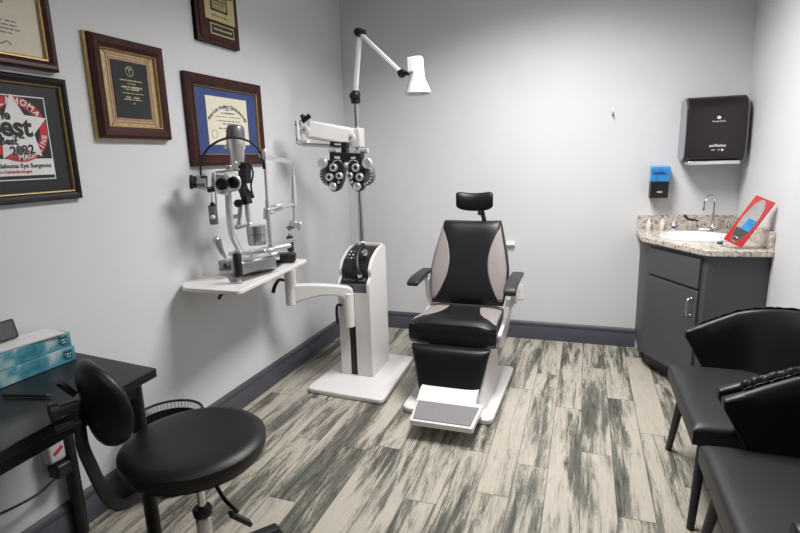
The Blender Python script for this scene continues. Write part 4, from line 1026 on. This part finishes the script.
# ================================================================== GUEST CHAIRS
def guest_chair(cy, label):
    fx, bxx = .41, .925; z_s = .455
    t = thing('guest_chair', label, 'chair', (.66, cy, 0), 'guest chairs along the right wall')
    # seat cushion: crowned slab
    def sp(a, b_):
        u = a*2-1; v = b_*2-1
        e = (1-abs(u)**12)**.4*(1-abs(v)**12)**.4
        return V((.665+.250*u, cy+.318*v*(1 if u < .2 else 1-.15*(u-.2)), z_s-.032 + .030*e + .004*(1-u*u)*(1-v*v)))
    bm = NB(); G = grid(bm, lambda a, b_: sp(.5+.5*sin((a-.5)*pi), .5+.5*sin((b_-.5)*pi)), 24, 28)
    close_pad(bm, G, lambda c: V((c.x, c.y, z_s-.085))); obj('seat', bm, M_vinyl2, t)
    # wrap-around shell
    path = []
    n1, n2 = 10, 20
    for k in range(n1): path.append((.475+.205*k/n1, cy+.333, (1, 0)))
    for k in range(n2+1):
        a = pi/2 - pi*k/n2; path.append((.68+.190*cos(a), cy+.333*sin(a), (sin(a), -cos(a))))
    for k in range(1, n1+1): path.append((.68-.205*k/n1, cy-.333, (-1, 0)))
    m = len(path)-1
    def shell_sec(i):
        x, y, _ = path[i]; s = i/m; e = min(s, 1-s)*2      # 0 at tips, 1 at the back
        d = (V((x, y))-V((.66, cy))).normalized() if e > .2 else V((0, 1 if y > cy else -1))
        ztop = .610 + .200*e**1.0; k = min(1, e/.25)
        zlow = (.580 - (.580-.40)*k) if k < 1 else .40
        return V((x, y, 0)), V((d.x, d.y, 0)), zlow, ztop
    bm = NB(); R = []
    for i in range(m+1):
        p, d, zl, zt_ = shell_sec(i); th = .024
        lean = .030; ring = []
        for (o_, h) in ((-th, 0), (-th, .25), (-th, .5), (-th, .75), (-th*.9, .93), (-th*.5, .99), (0, 1.0), (th*.5, .99), (th*.9, .93), (th, .75), (th, .5), (th, .25), (th, 0)):
            z = zl + (zt_-zl)*h
            ring.append(bm.verts.new(p + d*(o_ + lean*((z-.4)/.3) - .02) + V((0, 0, z))))
        R.append(ring)
    for A, C in zip(R, R[1:]):
        for k in range(len(A)): bm.faces.new((A[k], A[(k+1) % len(A)], C[(k+1) % len(A)], C[k]))
    bm.faces.new(R[0][::-1]); bm.faces.new(R[-1])
    obj('backrest', bm, M_vinyl, t, bevel=.006)
    # quilted outer skin: diamonds
    bm = NB()
    def q_pt(a, b_):
        i = 3 + a*(m-6); i0 = min(int(i), m-1); f = i-i0
        pA, dA, lA, tA = shell_sec(i0); pB, dB, lB, tB = shell_sec(i0+1)
        p = pA.lerp(pB, f); d = dA.lerp(dB, f).normalized(); zl = lA+(lB-lA)*f; zt_ = tA+(tB-tA)*f
        z = zl+.01 + (zt_-zl-.03)*b_
        u_ = a*22; v_ = (z-.4)/.058
        puff = .0075*sqrt(max(0, (1-abs(((u_+v_) % 1)*2-1)**3)*(1-abs(((u_-v_) % 1)*2-1)**3)))
        off = .0255
        if b_ > .84:
            k = (b_-.84)/.16; z0_ = zl+.01+(zt_-zl-.03)*.84; off = .0255*cos(k*pi/2*.9); z = z0_ + (zt_+.0015-z0_)*sin(k*pi/2)
        return p + d*(off + .030*((z-.4)/.3) - .02 + puff*cos(max(0, b_-.84)*9)) + V((0, 0, z + (puff*.8 if b_ > .9 else 0)))
    grid(bm, q_pt, 230, 36)
    obj('quilted_back_panel', bm, M_vinyl, t, solid=.002, label='diamond quilted outer panel')
    for sx, sy in ((-1, 1), (-1, -1), (1, 1), (1, -1)):
        tp = V((.665+sx*.19, cy+sy*.22, .375)); bt = V((.665+sx*(.225 if sx < 0 else .20), cy+sy*.295, 0.001))
        obj('leg', cyl(NB(), bt, tp, .014, .021, 20), M_leg, t)
    obj('seat_base', prism(NB(), rect(.44, .88, cy-.27, cy+.27, .04), .368, .385), M_black, t)
    return t
guest_chair(2.350, 'black vinyl tub chair nearest the sink cabinet')
guest_chair(1.600, 'black vinyl tub chair in front, cut off by the right edge of the picture')

# ================================================================== DESK, STOOL AND THINGS AROUND
t = thing('desk', 'black laminate desk against the left wall below the magazine print', 'desk', (-1.65, .65, 0))
dk = [(-1.898, 1.405), (-1.898, -.30), (-1.33, -.30), (-1.395, 1.352)]
obj('desktop', prism(NB(), dk, .718, .75), M_desk, t, bevel=.003)
bm = NB(); bar(bm, (-1.43, 1.29, .695), (-1.37, -.26, .695), .03, .045); bar(bm, (-1.86, 1.33, .695), (-1.44, 1.29, .695), .03, .045); obj('apron', bm, M_desk, t, bevel=.003)
for p in ((-1.435, 1.285), (-1.865, 1.33), (-1.375, -.25), (-1.865, -.25)):
    obj('leg', cyl(NB(), (p[0], p[1], .001), (p[0], p[1], .717), .024), M_blackm, t)
def tissue(y0, y1, x0, x1, z0, z1, ang, label):
    c = V(((x0+x1)/2, (y0+y1)/2, z0)); M = Matrix.Translation(c) @ Matrix.Rotation(ang, 4, 'Z')
    t = thing('tissue_box', label, 'tissue box', c, 'teal tissue boxes on the desk')
    hx, hy, hz = (x1-x0)/2, (y1-y0)/2, z1-z0
    b_ = obj('carton', box(NB(), -hx, hx, -hy, hy, 0, hz, M), M_tbox, t, bevel=.002)
    sh = [(-.016, .019), (0, .015), (.016, .019), (.015, -.010), (0, -.019), (-.015, -.010)]
    Mf = M @ face_M((hx+.0008, hy-.030, hz*.5), (0, 1, 0), (0, 0, 1))
    s_ = obj('shield_badge', prism(NB(), rounded(sh, .004), 0, .0008, M=Mf), M_teal, t)
    bm = NB(); squiggle(bm, Mf @ Matrix.Translation((0, 0, .0008)), -.011, .011, .004, .006, 3); squiggle(bm, Mf @ Matrix.Translation((0, 0, .0008)), -.010, .010, -.006, .004, 4); obj('badge_lettering', bm, M_wink, s_)
    return t
tissue(1.02, 1.342, -1.872, -1.762, .751, .806, -.03, 'teal printed tissue box lying on the desk, lower of the stacked pair')
tissue(1.02, 1.334, -1.872, -1.762, .807, .862, -.02, 'teal printed tissue box, upper of the stacked pair under the sheet')
bm = NB(); M = Matrix.Translation((-1.815, 1.19, .866)) @ Matrix.Rotation(-.14, 4, 'Z') @ Matrix.Rotation(.03, 4, 'Y'); box(bm, -.055, .055, -.12, .12, 0, .004, M)
sheet = tag(place(obj('leaflet', bm, M_paper)), 'white printed leaflet lying on top of the teal tissue boxes', 'leaflet')
pa_ = atz(2, 395, .758); pb_ = atz(53, 395.5, .758)
t = thing('pen', 'black pen lying on the desk in front of the tissue boxes', 'pen', (pa_+pb_)/2)
obj('barrel', cyl(NB(), pa_+(pb_-pa_)*.02, pb_-(pb_-pa_)*.12, .0055), M_black, t)
obj('tip', cyl(NB(), pb_-(pb_-pa_)*.12, pb_, .005, .0012), M_dsilver, t)
# black monitor-like device at the far left
sc_ = V((-1.845, 1.135, .875))
t = thing('handheld_tablet', 'black slim handheld screen resting on the tissue boxes at the left picture edge', 'tablet', sc_)
M = face_M(sc_+V((-.01, 0, .032)), (0, 1, 0), (-.25, 0, 1))
obj('body', prism(NB(), rect(-.075, .075, -.034, .034, .008), -.006, .006, M=M), M_black, t, bevel=.002)
obj('screen', prism(NB(), rect(-.068, .068, -.028, .028, .004), .0061, .0066, M=M), M_lens, t)

# stool
SCx, SCy, SZ = -1.188, 1.268, .566
t = thing('rolling_stool', 'black round rolling stool with small backrest beside the desk', 'stool', (SCx, SCy, 0))
tilt = Matrix.Translation((SCx, SCy, SZ)) @ Matrix.Rotation(radians(0), 4, 'X')
bm = NB(); lathe(bm, [(-.072, .200), (-.064, .220), (-.038, .230), (-.015, .230), (-.003, .218), (.003, .19), (.002, .12), (-.001, .03)], (SCx, SCy, SZ), (0.0, 0, 1), 56); obj('seat', bm, M_vinyl, t)
bm = NB(); lathe(bm, [(0, .16), (.012, .19), (.014, .21)], (SCx, SCy, SZ-.088), (0, 0, 1), 40); obj('seat_pan', bm, M_black, t)
bm = NB(); cyl(bm, (SCx, SCy, .26), (SCx, SCy, SZ-.086), .015); lathe(bm, [(0, .026), (.18, .026), (.19, .02)], (SCx, SCy, .10), (0, 0, 1)); obj('gas_lift', bm, M_chrome, t)
bm = NB(); lathe(bm, [(0, .03), (.02, .033), (.03, .028)], (SCx, SCy, .275), (0, 0, 1)); obj('lift_collar', bm, M_black, t)
for k in range(5):
    a = radians(61+72*k); e = V((SCx+.27*cos(a), SCy+.27*sin(a), .075))
    bm = NB(); bar(bm, (SCx, SCy, .11), e, .045, .025); lg = obj('base_leg', bm, M_black, t, bevel=.006)
    bm = NB()
    for s in (-1, 1):
        c = e + V((-sin(a), cos(a), 0))*s*.014 + V((0, 0, -.047)); cyl(bm, c-V((-sin(a), cos(a), 0))*.009, c+V((-sin(a), cos(a), 0))*.009, .026)
    cyl(bm, e+V((0, 0, -.03)), e, .008)
    obj('caster', bm, M_black, lg)
bn = V((.42, .91, 0)).normalized(); bs = V((-bn.y, bn.x, 0)); bc = at(97.5, 403, 1.00)
def bp_(a, b_):
    u, v = a, b_
    return u, v
bm = NB(); NU, NV = 32, 14; rings = []
upv = V((-.12, -.05, 1)).normalized()
for j in range(NV+1):
    ph = -pi/2 + pi*j/NV
    ring = []
    for i in range(NU):
        th = 2*pi*i/NU; ex = .88
        ct, stt = cos(th), sin(th); ct = math.copysign(abs(ct)**ex, ct); stt = math.copysign(abs(stt)**ex, stt)
        rr = max(cos(ph), 1e-3)**.45
        ring.append(bm.verts.new(bc + bs*(.118*ct*rr) + upv*(.125*stt*rr) + bn*(.036*sin(ph) + .04*(ct*rr)**2)))
    rings.append(ring)
for A, C in zip(rings, rings[1:]):
    for i in range(NU): bm.faces.new((A[i], A[(i+1) % NU], C[(i+1) % NU], C[i]))
bm.faces.new(rings[0][::-1]); bm.faces.new(rings[-1])
obj('backrest', bm, M_vinyl, t)
bb = bc-bn*.045
bm = NB(); tube(bm, [bb+V((0, 0, .02)), bb+V((-.01, 0, -.06)), bb+V((0.0, 0, -.15)), V((bb.x+.04, bb.y+.04, .49)), V((SCx-.08, SCy-.07, .468)), V((SCx, SCy, .468))], .014, flat=(1.4, .6)); obj('backrest_bar', bm, M_blackm, t)
bm = NB(); q = bb+V((-.005, 0, .01)); cyl(bm, q, q-bn*.05, .016); cyl(bm, q-bn*.045, q-bn*.065, .026); cyl(bm, q+V((0, 0, -.05)), q-bn*.06+V((0, 0, -.05)), .010); bar(bm, q+V((0, 0, .03)), q+V((-.03, -.02, .07)), .018, .01); obj('adjustment_knob', bm, M_black, t)
bm = NB(); l0 = V((SCx+.03, SCy+.01, .455)); l1 = at(238, 512, 1.24); tube(bm, [l0, l0.lerp(l1, .5)+V((0, 0, -.03)), l1], .007); pd = bar(bm, l1+V((-.015, -.02, 0.005)), l1+V((.02, .03, -.06)), .03, .014); obj('height_lever', bm, M_black, t, bevel=.003)

# waste basket under the desk end
bc_ = V((-1.735, 1.715, 0))
t = thing('waste_basket', 'black wire mesh waste basket behind the rolling stool', 'waste basket', bc_)
bm = NB(); n = 56
def rb(z): return .115+.03*z/.34
for k in range(n):
    a = 2*pi*k/n; a2 = a+.12
    bar(bm, bc_+V((cos(a)*rb(0), sin(a)*rb(0), .006)), bc_+V((cos(a2)*rb(.3), sin(a2)*rb(.34), .34)), .0035, .0025, (cos(a), sin(a), .01))
for z in (.11, .22): torus(bm, bc_+V((0, 0, z)), (0, 0, 1), rb(z), .0025, 40, 6)
obj('wire_body', bm, M_silver2, t, smooth=False)
bm = NB(); torus(bm, bc_+V((0, 0, .342)), (0, 0, 1), rb(.34), .006, 48, 8); obj('rim', bm, M_black, t)
bm = NB(); lathe(bm, [(0, .112), (.006, .114)], bc_+V((0, 0, .002)), (0, 0, 1), 40); obj('bottom', bm, M_black, t)
bm = NB(); lathe(bm, [(.008, .100), (.31, .136), (.311, .131), (.012, .096)], bc_, (0, 0, 1), 40, cap=False); obj('bin_liner', bm, M_black, t)
bm = NB(); cc = bc_ + V((-.0, -.02, .24)); ball(bm, cc+V((.04, -.05, .05)), (.05, .05, .035), 8); bar(bm, cc+V((.0, -.08, .09)), cc+V((.09, -.02, .10)), .05, .02)
for v in bm.verts: v.co += V((random.uniform(-.008, .008), random.uniform(-.008, .008), random.uniform(-.008, .008)))
tag(place(obj('crumpled_paper', bm, M_paper, smooth=False)), 'crumpled pale paper inside the wire waste basket', 'paper')

# outlet and plugs on the wall under the desk
q = V((WX, 1.275, .395))
t = thing('wall_outlet', 'white outlet with plug adapter and red switch under the desk', 'outlet', q)
obj('plate', B(WX+.0005, WX+.006, q.y-.04, q.y+.04, q.z-.06, q.z+.06), M_whitep, t, bevel=.002)
bm = NB(); box(bm, WX+.006, WX+.05, q.y-.035, q.y+.035, q.z-.045, q.z+.045); obj('plug_adapter', bm, M_clear, t, bevel=.012, seg=3)
bm = NB(); bar(bm, (WX+.0515, q.y-.012, q.z-.005), (WX+.0515, q.y+.02, q.z+.012), .012, .005, (1, 0, 0)); obj('red_switch', bm, M_red, t)
bm = NB(); box(bm, WX+.02, WX+.075, q.y-.03, q.y+.03, q.z-.10, q.z-.047); bc2 = obj('black_plug', bm, M_black, t, bevel=.008)
bm = NB(); tube(bm, [(WX+.06, q.y-.03, q.z-.09), (WX+.06, q.y-.12, q.z-.11), (WX+.05, q.y-.30, q.z-.09), (WX+.05, q.y-.6, q.z-.02)], .005); obj('power_cord', bm, M_black, bc2)
